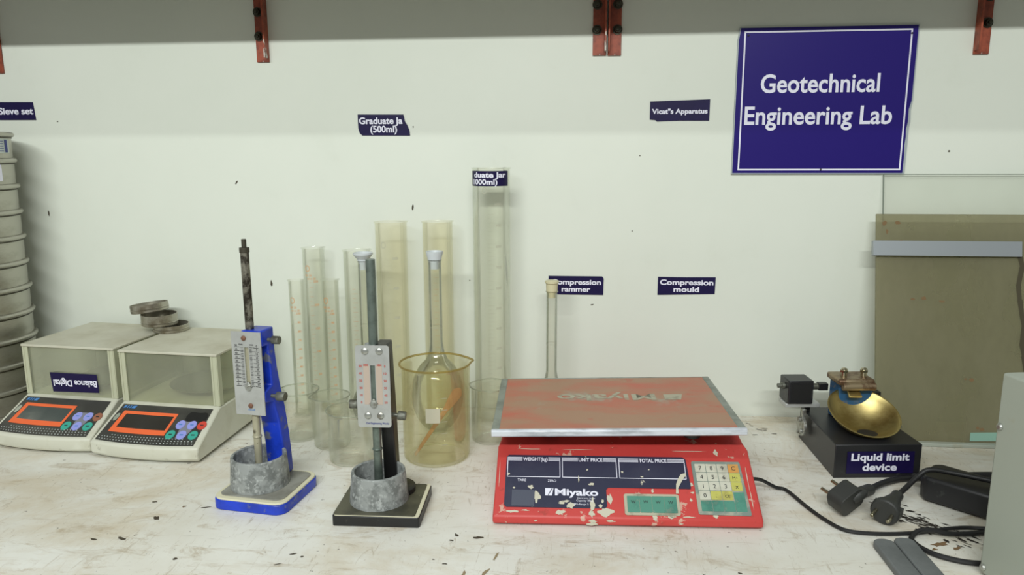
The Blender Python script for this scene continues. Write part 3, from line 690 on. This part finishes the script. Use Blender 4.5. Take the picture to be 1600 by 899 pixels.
def beaker(loc, r, h, label, m, spout_a=35, group='glass beakers', t=.0016, print_=True):
    Bk = thing('beaker', label, 'beaker', loc, 0, group)
    c = min(r*.2, .008)
    prof = [(r-c, 0)]+[(r-c+c*sin(pi/2*k/5), c-c*cos(pi/2*k/5)) for k in range(1, 6)]+[(r, h-.008), (r*1.015, h-.004), (r*1.065, h-.0008), (r*1.065, h), (r*1.04, h), (r-t, h-.007), (r-t, c), (r-c-.001, t*1.6), (0, t*1.6)]
    mb = MB().lathe(prof, 64)
    for v in mb.v:
        if v.z > h-.02:
            a = math.atan2(v.y, v.x); d = abs((a-radians(spout_a)+pi) % (2*pi)-pi)
            if d < .38: k = (1-d/.38)**1.3*(v.z-h+.02)/.02; v.x *= 1+.13*k; v.y *= 1+.13*k; v.z -= .002*k
    mb.build('glass_body', m, Bk)
    rm = MB(); q = .0012 if r < .05 else .0017
    rm.lathe([(r*1.055+q*cos(2*pi*k/10), h+q*sin(2*pi*k/10)) for k in range(11)], 64)
    for v in rm.v:
        a = math.atan2(v.y, v.x); d = abs((a-radians(spout_a)+pi) % (2*pi)-pi)
        if d < .38: k = (1-d/.38)**1.3; v.x *= 1+.13*k; v.y *= 1+.13*k; v.z -= .002*k
    rm.build('rim', 'rimamber' if m == 'amber' else 'rimglass', Bk, 0, 80)
    if print_:
        g = MB(); R = r+.0004
        for k in range(5):
            zz = h*(.25+.12*k); g.add([(R*cos(radians(-70+2*j)), R*sin(radians(-70+2*j)), q) for q in (zz-.0004, zz+.0004) for j in range(6)], [(j, j+1, 7+j, 6+j) for j in range(5)])
        if r > .05:
            w = MB(); w.add([(R*cos(radians(-96+(4.0*j))), R*sin(radians(-96+4.0*j)), q) for q in (h*.48, h*.63) for j in range(7)], [(j, j+1, 8+j, 7+j) for j in range(6)])
            w.build('white_patch', 'patch', Bk, 0, 60)
        g.build('white_print', 'faintgrad', Bk, 0, 60)
    return Bk
beaker((-.484, -.1745, 0), .0325, .0853, 'dusty glass beaker right behind the blue stand', 'clear3', 200)
beaker((-.4165, -.2055, 0), .0300, .0876, 'glass beaker in the middle of the three left of the black stand', 'clear3', 200)
beaker((-.3655, -.2620, 0), .0350, .0850, 'glass beaker half hidden by the black stand', 'clear3', 160)
beaker((-.2312, -.2350, 0), .0535, .1575, 'big yellow-stained glass beaker holding a wooden stick', 'amber', 25, t=.0022)
beaker((-.1520, -.1570, 0), .0335, .0970, 'dusty glass beaker between the big beaker and the red scale', 'clear3', 165)
# wooden spatula leaning in the big beaker
p, q = Vector((-.2625, -.257, .0095)), Vector((-.1905, -.246, .1180)); d = (q-p); Ln = d.length
T = frame(p, d, (.0, -1, .15))
out = []; Np = 18
for k in range(Np+1):
    s = k/Np; w = .0022+.0028*s if s < .68 else .0042+.0040*sin(pi*min((s-.68)/.32, 1)*.62)
    if s > .93: w *= sqrt(max(1-((s-.93)/.075)**2, .05))
    out.append((s*Ln, w))
poly = [(x, -w) for x, w in out]+[(x, w) for x, w in reversed(out)]
o = MB().prism(poly, -.0011, .0011, T).build('wooden_stick', 'wood', None, .0005)
tag(o, 'brown wooden stirring stick leaning inside the big stained beaker', 'stirring stick')

# ------------------------------------------------------------------ red counting scale
S_ = thing('counting_scale', 'battered red price scale with navy display panel and worn steel-edged pan', 'scale', (.0637, -.4460, 0), 2.9)
HW = .1772
prof = [(0, .003), (0, .0135), (.082, .0775), (.097, .082), (.125, .1), (.285, .1), (.30, .085), (.30, .003)]
mb = MB(); n = len(prof)
ins = [0, 0, .002, .006, .014, .014, .006, 0]
vs = [(-HW+ins[i], y, zz) for i, (y, zz) in enumerate(prof)]+[(HW-ins[i], y, zz) for i, (y, zz) in enumerate(prof)]
mb.add(vs, [tuple(range(n-1, -1, -1)), tuple(range(n, 2*n))]+[(i, (i+1) % n, n+(i+1) % n, n+i) for i in range(n)])
mb.build('housing', 'red', S_, .003, 30, 3)
for x in (-.15, .15):
    for y in (.03, .27): MB().cyl((x, y, .0004), (x, y, .004), .012, 16).build('foot', 'rubber', S_)
# sloping front: local x along the front, local y up the slope
e = Vector((0, .082, .064)); SL = e.length; nf = Vector((0, -.064, .082)).normalized()
FT = frame((0, 0, .0135), (1, 0, 0), nf)
def FTl(l): return FT @ Matrix.Translation((0, 0, l))
UX = lambda px: (px-65)/1405*2*HW-HW                         # along the front
# navy panel with a cut-out lower right
def rounded(poly): return poly
x0, x1, xm = -.1625, .0860, -.0255
yt, yb, ym = .0905, .0135, .0435
poly = [(x0, yb+.003), (x0+.003, yb), (xm-.003, yb), (xm, yb+.003), (xm, ym-.003), (xm+.003, ym), (x1+.002, ym), (x1+.0025, ym+.003), (x1, yt-.004), (x1-.004, yt), (x0+.004, yt), (x0+.001, yt-.004)]
dp = MB().prism(poly, .0002, .0012, FT).build('display_panel', 'navypanel', S_, 0, 0)
L = FTl(.0014)
mb = MB()
def ln(a, b, c, d): mb.flat([(a, c), (b, c), (b, d), (a, d)], L)
boxes = [(-.1600, -.0870, 'WEIGHT(kg)', .034), (-.0845, -.0095, 'UNIT PRICE', .033), (-.0065, .0840, 'TOTAL PRICE', .038)]
for a, b, s, w in boxes:
    y0_, y1_, t_ = .0570, .0825, .0009
    ln(a, b, y0_, y0_+t_); ln(a, a+t_, y0_, y1_+.003); ln(b-t_, b, y0_, y1_+.003)
    c = (a+b)/2+.002
    for k in range(3):
        yy = y1_-.0006+.0021*k; ln(a, c-w/2-.001, yy, yy+.0010); ln(c+w/2+.001, b, yy, yy+.0010)
    mb.text(s, L @ Matrix.Translation((c, y1_-.0008, 0)), w, .0054, .02, 0, .0001)
mb.text('TARE', L @ Matrix.Translation((-.1395, .0505, 0)), .0115, .0036, .01); mb.text('ZERO', L @ Matrix.Translation((-.0985, .0500, 0)), .0115, .0036, .01)
mb.text('Miyako', L @ Matrix.Translation((-.0655, .0310, 0)), .058, .0098, .03)
mb.flat([(-.1075, .0305), (-.0985, .0305), (-.0965, .0410), (-.1075, .0410)], L)
mb.text('Electronic Scale', L @ Matrix.Translation((-.053, .0262, 0)), .024, .002, .0); mb.text('Capacity 30kg', L @ Matrix.Translation((-.055, .0225, 0)), .022, .0026, .01); mb.text('TM-Range 5', L @ Matrix.Translation((-.060, .0175, 0)), .020, .0024, .0)
mb.build('lettering', 'white', dp, 0, 0)
MB().prism([(-.1525, .0150), (-.1225, .0150), (-.1215, .0375), (-.1525, .0380)], 0, .0006, FTl(.0013)).build('small_window', 'window', dp, 0, 0)
mb = MB()
def chip(cx, cy, rx, ry, l, mi=0, n=13):
    a = random.uniform(0, 3); mb.flat([(cx+rx*(1+random.uniform(-.5, .35))*cos(2*pi*k/n), cy+ry*(1+random.uniform(-.5, .35))*sin(2*pi*k/n)) for k in range(n)], FTl(l), mi)
mb.flat([(-.1043, .0307), (-.1033, .0307), (-.0975, .0407), (-.0988, .0407)], FTl(.0018), 1)
mb.flat([(.071, .044), (.074, .049), (.080, .0585), (.084, .063), (.0835, .066), (.077, .0645), (.0725, .058), (.069, .050), (.068, .042), (.0672, .036), (.071, .036)], FTl(.0018))
for q in ((-.045, .018, .0035, .0095), (-.119, .028, .0050, .0075), (-.127, .0425, .0035, .003), (-.080, .0225, .006, .0016), (-.085, .0205, .005, .0025), (-.034, .0165, .003, .0025), (-.158, .0610, .0022, .0016), (-.002, .0665, .0018, .002), (-.074, .0165, .005, .0045), (-.150, .041, .002, .0015), (.034, .0705, .0012, .001), (.024, .060, .002, .0012), (-.050, .069, .0012, .0015), (-.062, .055, .001, .005), (-.045, .0475, .0045, .0018), (-.031, .0235, .002, .003)):
    chip(*q, .0016)
for q in ((-.022, .0265, .0035, .008), (-.028, .0085, .010, .0055), (-.046, .0065, .004, .005), (-.088, .0070, .007, .0035), (-.150, .0075, .009, .0016), (-.135, .0095, .006, .0012), (.036, .0030, .004, .005), (.0575, .0035, .0045, .0028), (.0365, .0405, .002, .003), (.116, .0055, .003, .004), (.129, .0985, .0028, .005), (.089, .050, .0035, .0022), (.0895, .0385, .0022, .0014), (.0862, .0275, .0022, .0022), (.081, .004, .008, .0010), (.060, .004, .004, .0008), (-.06, .1005, .02, .0004), (-.13, .1005, .02, .0004), (.09, .1005, .03, .0004), (.166, .060, .0005, .02), (.1665, .028, .0006, .015), (-.1705, .06, .0004, .02)):
    chip(*q, .0004)
for cx, zz, rx, rz in ((-.045, .0095, .005, .003), (-.046, .0055, .007, .0022), (-.022, .010, .006, .0016), (.07, .008, .003, .001), (-.12, .009, .002, .001)):
    mb.add([(cx+rx*(1+random.uniform(-.4, .3))*cos(2*pi*k/12), -.0004, zz+rz*(1+random.uniform(-.4, .3))*sin(2*pi*k/12)) for k in range(12)], [tuple(range(12))])
mb.build('paint_chip', ['scratchbeige', 'navypanel'], S_, 0, 0, kind='stuff')
# green key strip
ks = MB().prism(rrect(-.0025, .0705, .0050, .0350, .003, 3), .0002, .0014, FT).build('function_keypad', 'padrim', S_, 0, 0)
for k in range(4):
    a = .0015+.0164*k
    m = MB().prism(rrect(a, a+.0160, .0085, .0315, .0006, 1), 0, .0006, FTl(.0014)); m.text('W', FTl(.0022) @ Matrix.Translation((a+.008, .021, 0)), None, .0045, .0, 1)
    m.build('key', ['keygreen', 'ink'], ks, 0, 0)
# number pad
kp = MB().prism([(.0955, .0075), (.1610, .0065), (.1625, .0085), (.1590, .0825), (.1575, .0845), (.0945, .0845), (.0930, .0825), (.0940, .009)], .0002, .0014, FT).build('number_pad', 'greypad', S_, 0, 0)
rows = [['7', '8', '9', 'C'], ['4', '5', '6', 'M+'], ['1', '2', '3', 'x'], ['0', '.', 'CE', '']]
for r_, row in enumerate(rows):
    for c_, s in enumerate(row):
        if not s: continue
        a = .0972+.0149*c_+.0004*r_; yy = .0680-.0133*r_
        cm = 'keywhite'
        if c_ == 3: cm = 'keyorange' if r_ == 0 else 'keyyellow'
        if r_ == 3 and c_ in (1, 2): cm = 'keyyellow'
        m = MB().prism(rrect(a, a+.0141, yy, yy+.0124, .0005, 1), 0, .0005, FTl(.0014))
        m.text(s, FTl(.0020) @ Matrix.Translation((a+.0070, yy+.0032, 0)), None, .0062 if len(s) == 1 else .0042, .0, 1)
        m.build('key', [cm, 'ink'], kp, 0, 0)
for k in range(4):
    a = .0988+.0149*k; MB().prism(rrect(a, a+.0143, .0120, .0268-(0 if k < 3 else -.0125), .0005, 1), 0, .0005, FTl(.0014)).build('key', 'keygreen', kp, 0, 0)
# pan
PT = Matrix.Translation((-.0095, .165, .108)) @ Matrix.Rotation(radians(-1.2), 4, 'Y') @ Matrix.Rotation(radians(-.6), 4, 'X')
PX, PY = .1715, .121
MB().box(-PX+.003, PX-.003, -PY+.003, PY-.003, .0006, .0095, PT).build('weighing_pan', 'redtop', S_, .0008)
pan = bpy.data.objects['weighing_pan.002'] if 'weighing_pan.002' in bpy.data.objects else [o for o in S_.children if o.name.startswith('weighing_pan')][0]
m = MB(); pr = [(-PY, .0022), (-PY, .0085), (-PY+.002, .0104), (-PY+.006, .0104), (-PY+.006, .0096), (-PY+.003, .0096), (-PY+.003, .0008), (-PY+.0015, .0004)]
m.prism(pr, -PX, PX, PT @ Matrix(((0, 0, 1, 0), (1, 0, 0, 0), (0, 1, 0, 0), (0, 0, 0, 1)))); m.build('front_edging', 'alu', pan, .0006)
m = MB()
for sx in (-1, 1): m.box(min(sx*PX, sx*(PX-.011)), max(sx*PX, sx*(PX-.011)), -PY+.006, PY, .0004, .0102, PT)
m.box(-PX+.011, PX-.011, PY-.004, PY, .0004, .0101, PT)
m.build('side_edging', 'aluworn', pan, .0012)
m = MB(); m.text('Miyako', PT @ Matrix.Translation((-.005, .032, .0095)) @ Matrix.Rotation(pi, 4, 'Z'), .150, .030, .02)
m.flat([(.083, .004), (.106, .004), (.112, .030), (.083, .030)], PT @ Matrix.Translation((0, 0, .0098)))
m.build('faded_lettering', 'padrim', pan, 0, 0)
for x in (-.1, .1):
    for y in (.1, .23): MB().cyl((x, y, .09), (x, y, .109), .012, 16).build('pan_support', 'blackpaint', S_)
# cord of the scale
tag(MB().tube([(.243, -.345, .030), (.262, -.3255, .020), (.285, -.3175, .006), (.300, -.3215, .0035), (.3143, -.3686, .003), (.328, -.405, .003), (.3448, -.4306, .003), (.372, -.4365, .003), (.4068, -.4347, .003), (.445, -.4275, .0035), (.4784, -.4170, .004), (.51, -.4120, .004), (.545, -.4300, .0105), (.59, -.447, .004), (.68, -.45, .003)], .0026, 10).build('thin_cable', 'rubber'), 'thin black cable running from the red scale to the grey cabinet', 'cable')

# ------------------------------------------------------------------ liquid limit device
D_ = thing('liquid_limit_device', 'black liquid limit device with tilted brass cup and navy label', 'liquid limit device', (.448, -.259, 0), 6)
wb, hb = .0655, .0535
mb = MB().prism([(-wb, 0), (wb, 0), (wb-.002, .165), (-wb+.012, .165)], .0, hb).build('base', 'blackbox', D_, .0012)
lt = MB().prism([(-.047, .0075), (.0545, .0075), (.0545, .0425), (-.047, .0425)], 0, .0006, frame((0, -.0003, 0), (1, 0, 0), (0, -1, 0))).build('label_plate', 'navy', mb, 0, 0)
m = MB(); T = frame((0, -.0011, 0), (1, 0, 0), (0, -1, 0))
m.text('Liquid limit', T @ Matrix.Translation((.003, .0285, 0)), .088, .0118, .03); m.text('device', T @ Matrix.Translation((.003, .0125, 0)), .052, .0115, .03)
m.build('lettering', 'white', lt, 0, 0)
# column and hinge block
MB().box(-.020, .034, .098, .135, hb, .118).build('column', 'bluebody', D_, .002)
MB().box(-.028, .030, .084, .132, .118, .128).build('hinge_block', 'brassdull', D_, .003)
MB().cyl((-.022, .084, .1165), (.030, .084, .1165), .0065, 20).build('hinge_pin', 'brassdull', D_, .001)
for x in (-.014, .018):
    m = MB().cyl((x, .100, .128), (x, .100, .136), .0048, 18).cyl((x, .100, .136), (x, .100, .1395), .0064, 6).lathe([(.0048, .1395), (.0044, .142), (.002, .1432), (0, .1436)], 16, Matrix.Translation((x, .1, 0)))
    m.build('adjusting_screw', 'pin', D_)
MB().box(.040, .052, .105, .125, hb, .1).build('side_post', 'blackpaint', D_, .001)
# cup
Rc = .0545; cen = Vector((.0035, .060, .083)); nn = Vector((.08-.05, -.43, .898)).normalized()
TC = frame(cen, (1, 0, 0), nn); dp_ = .030; Rs = (Rc*Rc+dp_*dp_)/(2*dp_); pr = []
a1 = math.asin(Rc/Rs)
for k in range(15):
    a = a1*k/14; pr.append((Rs*sin(a), Rs-dp_-Rs*cos(a)))
inner = [(r*(1-.0018/Rc), zz+.0018) for r, zz in reversed(pr)]
inner[0] = (Rc-.0018, .0003)
cup = MB().lathe(pr+[(Rc+.0004, .0003)]+inner, 64, TC).build('brass_cup', 'brass', D_)
a, b = TC @ Vector((-.004, Rc*.93, -.001)), Vector((-.002, .086, .1145))
MB().prism([(-.0105, -.016), (.0105, -.016), (.0075, .016), (-.0075, .016)], -.002, .002, frame((a+b)/2+Vector((0, -.002, .0)), (1, 0, 0), (0, -.55, .75))).build('cup_hanger', 'brass', D_, .0008)
# drive counter on the left, its arm, the crank disc and the axle
m = MB().box(-.092, -.050, .125, .165, .073, .113).build('counter_box', 'blackbox', D_, .002)
MB().box(-.0865, -.0535, .1245, .1252, .077, .1085).build('counter_window', 'blackhole', m, 0, 0)
MB().cyl((-.097, .143, .100), (-.092, .143, .100), .0055, 18).cyl((-.104, .143, .1), (-.097, .143, .1), .0038, 16).cyl((-.050, .143, .098), (-.036, .143, .098), .0055, 18).build('counter_spindle', 'knob', m, .0005)
MB().box(-.094, -.036, .128, .16, .066, .0728).build('counter_bracket', 'scaleplate', D_, .001)
MB().box(-.036, -.020, .138, .150, .092, .104).build('counter_arm', 'blackpaint', D_, .001)
MB().box(-.056, -.046, .142, .158, hb, .0665).build('counter_stand', 'blackpaint', D_, .001)
m = MB()
m.cyl((-.062, .128, .034), (-.067, .128, .034), .0165, 24); m.cyl((-.067, .128, .046), (-.072, .128, .046), .004, 14); m.cyl((-.067, .121, .028), (-.071, .121, .028), .0035, 14); m.cyl((-.067, .133, .022), (-.0705, .133, .022), .003, 14); m.box(-.066, -.060, .124, .133, .045, .064)
m.build('cam_disc', 'screw', D_, .0006)
MB().cyl((wb-.004, .108, .040), (wb+.026, .108, .040), .0034, 18).build('axle', 'knob', D_, .0005)

# ------------------------------------------------------------------ acrylic sheet, glass pane leaning on the wall
def lean(x0, x1, yb, yt, zt, t, name, m, parent):
    a, b = Vector((0, yb, 0)), Vector((0, yt, zt)); d = b-a; T = frame(a, (1, 0, 0), Vector((0, -d.z, d.y)))
    return MB().box(x0, x1, 0, d.length, 0, t, T).build(name, m, parent, .0006, 0), T, d.length
A_ = thing('acrylic_sheet', 'grimy olive acrylic sheet with an aluminium strip leaning on the wall', 'sheet')
sh_, AT, AL = lean(.500, .86, -.110, -.032, .3800, .005, 'sheet', 'olive', A_)
MB().prism(rrect(.4915, .7300, AL*.815, AL*.881, .0005, 1), .0052, .014, AT).build('metal_strip', 'silver', A_, .0008)
pts = [(.7305, .318), (.7345, .30), (.7285, .27), (.731, .245), (.7345, .22), (.738, .20), (.7345, .17), (.7375, .15), (.741, .12), (.738, .105)]
mb = MB()
for i in range(len(pts)-1):
    (xa, za), (xb, zb) = pts[i], pts[i+1]; w = .0042
    mb.flat([(xa-w, za), (xb-w*random.uniform(.7, 1.1), zb), (xb+w*random.uniform(.7, 1.1), zb), (xa+w, za)], AT @ Matrix.Translation((0, 0, .0054)))
mb.build('adhesive_streak', 'streak', A_, 0, 0)
mb = MB()
for cx, cy, rx, ry in ((.655, .108, .004, .003), (.645, .110, .003, .0012), (.672, .026, .004, .003), (.665, .028, .002, .003), (.56, .243, .004, .0015), (.578, .245, .004, .003), (.606, .24, .005, .0015), (.513, .372, .004, .004), (.517, .358, .002, .004), (.535, .373, .005, .003), (.54, .342, .003, .002)):
    mb.flat([(cx+rx*(1+random.uniform(-.3, .3))*cos(2*pi*k/9), cy+ry*(1+random.uniform(-.3, .3))*sin(2*pi*k/9)) for k in range(9)], AT @ Matrix.Translation((0, 0, .0053)))
mb.build('stain', 'rust', A_, 0, 0, kind='stuff')
MB().prism([(.652, .006), (.700, .008), (.700, .022), (.653, .020)], .0054, .0062, AT).build('tape', 'tealtape', A_, 0, 0)
o, PTm, PL = lean(.517, .88, -.086, -.006, .4465, .004, 'glass_pane', 'pane', None)
MB().box(.5165, .5172, 0, PL, 0, .004, PTm).build('edge', 'paneedge', o, 0, 0); MB().box(.517, .88, PL, PL+.0006, 0, .004, PTm).build('edge', 'paneedge', o, 0, 0)
tag(o, 'clear glass pane with a bare edge standing behind the olive sheet', 'glass pane')
o = MB().box(.515, .86, -.1285, -.1175, 0, .006).build('support_strip', 'cabinet', None, .001)
tag(o, 'thin pale strip on the worktop along the foot of the olive sheet', 'strip')

# ------------------------------------------------------------------ grey cabinet at the right edge
cb = thing('instrument_cabinet', 'grey sheet-metal cabinet with screws at the right edge of the worktop', 'cabinet', (.4665, -.516, 0), 0)
ca = radians(11)
T = Matrix.Rotation(ca, 4, 'Z')
MB().prism([(0, 0), (0, -.255), (.30, -.255), (.30, 0)], .004, .2455, T).build('casing', 'cabinet', cb, .003, 30, 3)
for x in (.03, .27):
    for y in (-.03, -.22): MB().cyl(T @ Vector((x, y, .0004)), T @ Vector((x, y, .006)), .01, 16).build('foot', 'rubber', cb)
for zz, yy in ((.184, -.006), (.0125, -.0065)):
    MB().lathe([(.0042, 0), (.0042, .001), (.003, .0026), (0, .0032)], 18, frame(T @ Vector((-.0001, yy, zz)), T.to_3x3() @ Vector((0, -1, 0)), T.to_3x3() @ Vector((-1, 0, 0)))).build('screw', 'screw', cb)

# ------------------------------------------------------------------ plugs, cables, adapter, bars
P1 = thing('angled_plug', 'black angled mains plug with two pins, left one of the two plugs', 'plug', (.3580, -.3745, 0))
d1 = Vector((-.030, .050, .010)).normalized(); x1_ = Vector((.55, .40, .35))
Tp = frame((.0, .0, .0245), x1_, d1)
MB().prism(rrect(-.020, .020, -.0155, .0155, .010, 5), -.018, .007, Tp).lathe([(.0145, .007), (.0145, .0076), (0, .0076)], 28, Tp).build('plug_body', 'plug', P1, .0025)
m = MB(); m.tube([Tp @ Vector((.004, 0, -.012)), Tp @ Vector((.020, 0, -.014)), Vector((.036, .026, .018)), Vector((.054, .046, .013))], .0082, 14, 6); m.build('strain_relief', 'plug', P1)
for sx in (-1, 1): MB().cyl(Tp @ Vector((sx*.0095, 0, .007)), Tp @ Vector((sx*.0095, 0, .027)), .0024, 14).build('pin', 'pin', P1, .0008)
MB().tube([(.052, .044, .013), (.083, .078, .008), (.115, .101, .0055), (.152, .112, .005), (.175, .1165, .005), (.26, .130, .005), (.37, .13, .005)], .0046, 12).build('cable', 'rubber', P1)
P2 = thing('round_plug', 'black round mains plug lying pins-forward, right one of the two plugs', 'plug', (.4085, -.3945, 0))
d2 = Vector((-.026, -.034, -.003)).normalized(); Tq = frame((-.002, -.006, .0185), (.8, -.55, -.1), d2)
MB().lathe([(0, -.002), (.0175, -.002), (.0182, 0), (.0182, .007), (.0165, .009), (0, .009)], 32, Tq).build('plug_face', 'plug', P2, .0006)
MB().lathe([(.015, -.002), (.0135, -.012), (.011, -.024), (.0082, -.036), (.0078, -.048), (.0045, -.050), (0, -.050)], 24, Tq).box(-.0178, .0178, -.005, .005, -.012, 0, Tq).build('plug_body', 'plug', P2)
for sx in (-1, 1): MB().cyl(Tq @ Vector((sx*.0098, 0, .009)), Tq @ Vector((sx*.0098, 0, .028)), .0024, 14).build('pin', 'pin', P2, .0008)
e2 = Tq @ Vector((0, 0, -.046))
MB().tube([tuple(e2), (.046, .052, .024), (.066, .064, .036), (.082, .066, .046), (.112, .058, .0455), (.152, .036, .0455), (.187, .012, .045), (.225, -.01, .030), (.27, -.02, .01)], .0036, 12).build('cable', 'rubber', P2)
tag(MB().tube([(.545, -.4170, .0045), (.50, -.4285, .0045), (.470, -.4340, .006), (.450, -.4335, .0098), (.434, -.4350, .0085), (.4225, -.4430, .0040), (.4195, -.4555, .0036), (.426, -.474, .0036), (.441, -.4885, .0036), (.470, -.4985, .0036), (.515, -.4935, .0036), (.58, -.478, .0036)], .0033, 10).build('looped_cable', 'rubber'), 'black cable looping on the worktop in front of the adapter', 'cable')
ad = thing('power_adapter', 'black power adapter lying on the worktop by the grey cabinet', 'adapter', (.541, -.340, 0), -42)
MB().prism([(-.056, -.024), (-.047, -.033), (.05, -.033), (.057, -.026), (.057, .026), (.05, .033), (-.047, .033), (-.056, .024)], .002, .037).build('body', 'blackbox', ad, .004)
MB().tube([(-.053, .004, .020), (-.064, .004, .019), (-.074, .006, .016)], .0055, 12, 5).build('strain_relief', 'rubber', ad)
tag(MB().tube([(.566, -.272, .006), (.585, -.278, .006), (.62, -.284, .006)], .006, 12, 5).lathe([(0, 0), (.0072, 0), (.0072, .012), (.0055, .014), (0, .014)], 18, frame((.572, -.2743, .0072), (0, 0, 1), (-.96, .28, 0))).build('cable_connector', 'rubber'), 'short black cable end lying behind the power adapter', 'connector')
def gbar(x, y, label, ln_=.13):
    t = MB(); w = .0125
    out = [(w*cos(radians(a)), w*.7*sin(radians(a))) for a in range(0, 181, 15)]+[(-w, -ln_), (w, -ln_)]
    t.prism(out, 0, .0095); o = t.build('grey_bar', 'barmat', None, .0022); o.location = (x, y, 0); o.rotation_euler = (0, 0, radians(1))
    return tag(o, label, 'bar', 'grey plastic bars')
gbar(.3790, -.468, 'grey plastic bar at the bottom edge, left one of the pair')
gbar(.4055, -.463, 'grey plastic bar at the bottom edge, right one of the pair')
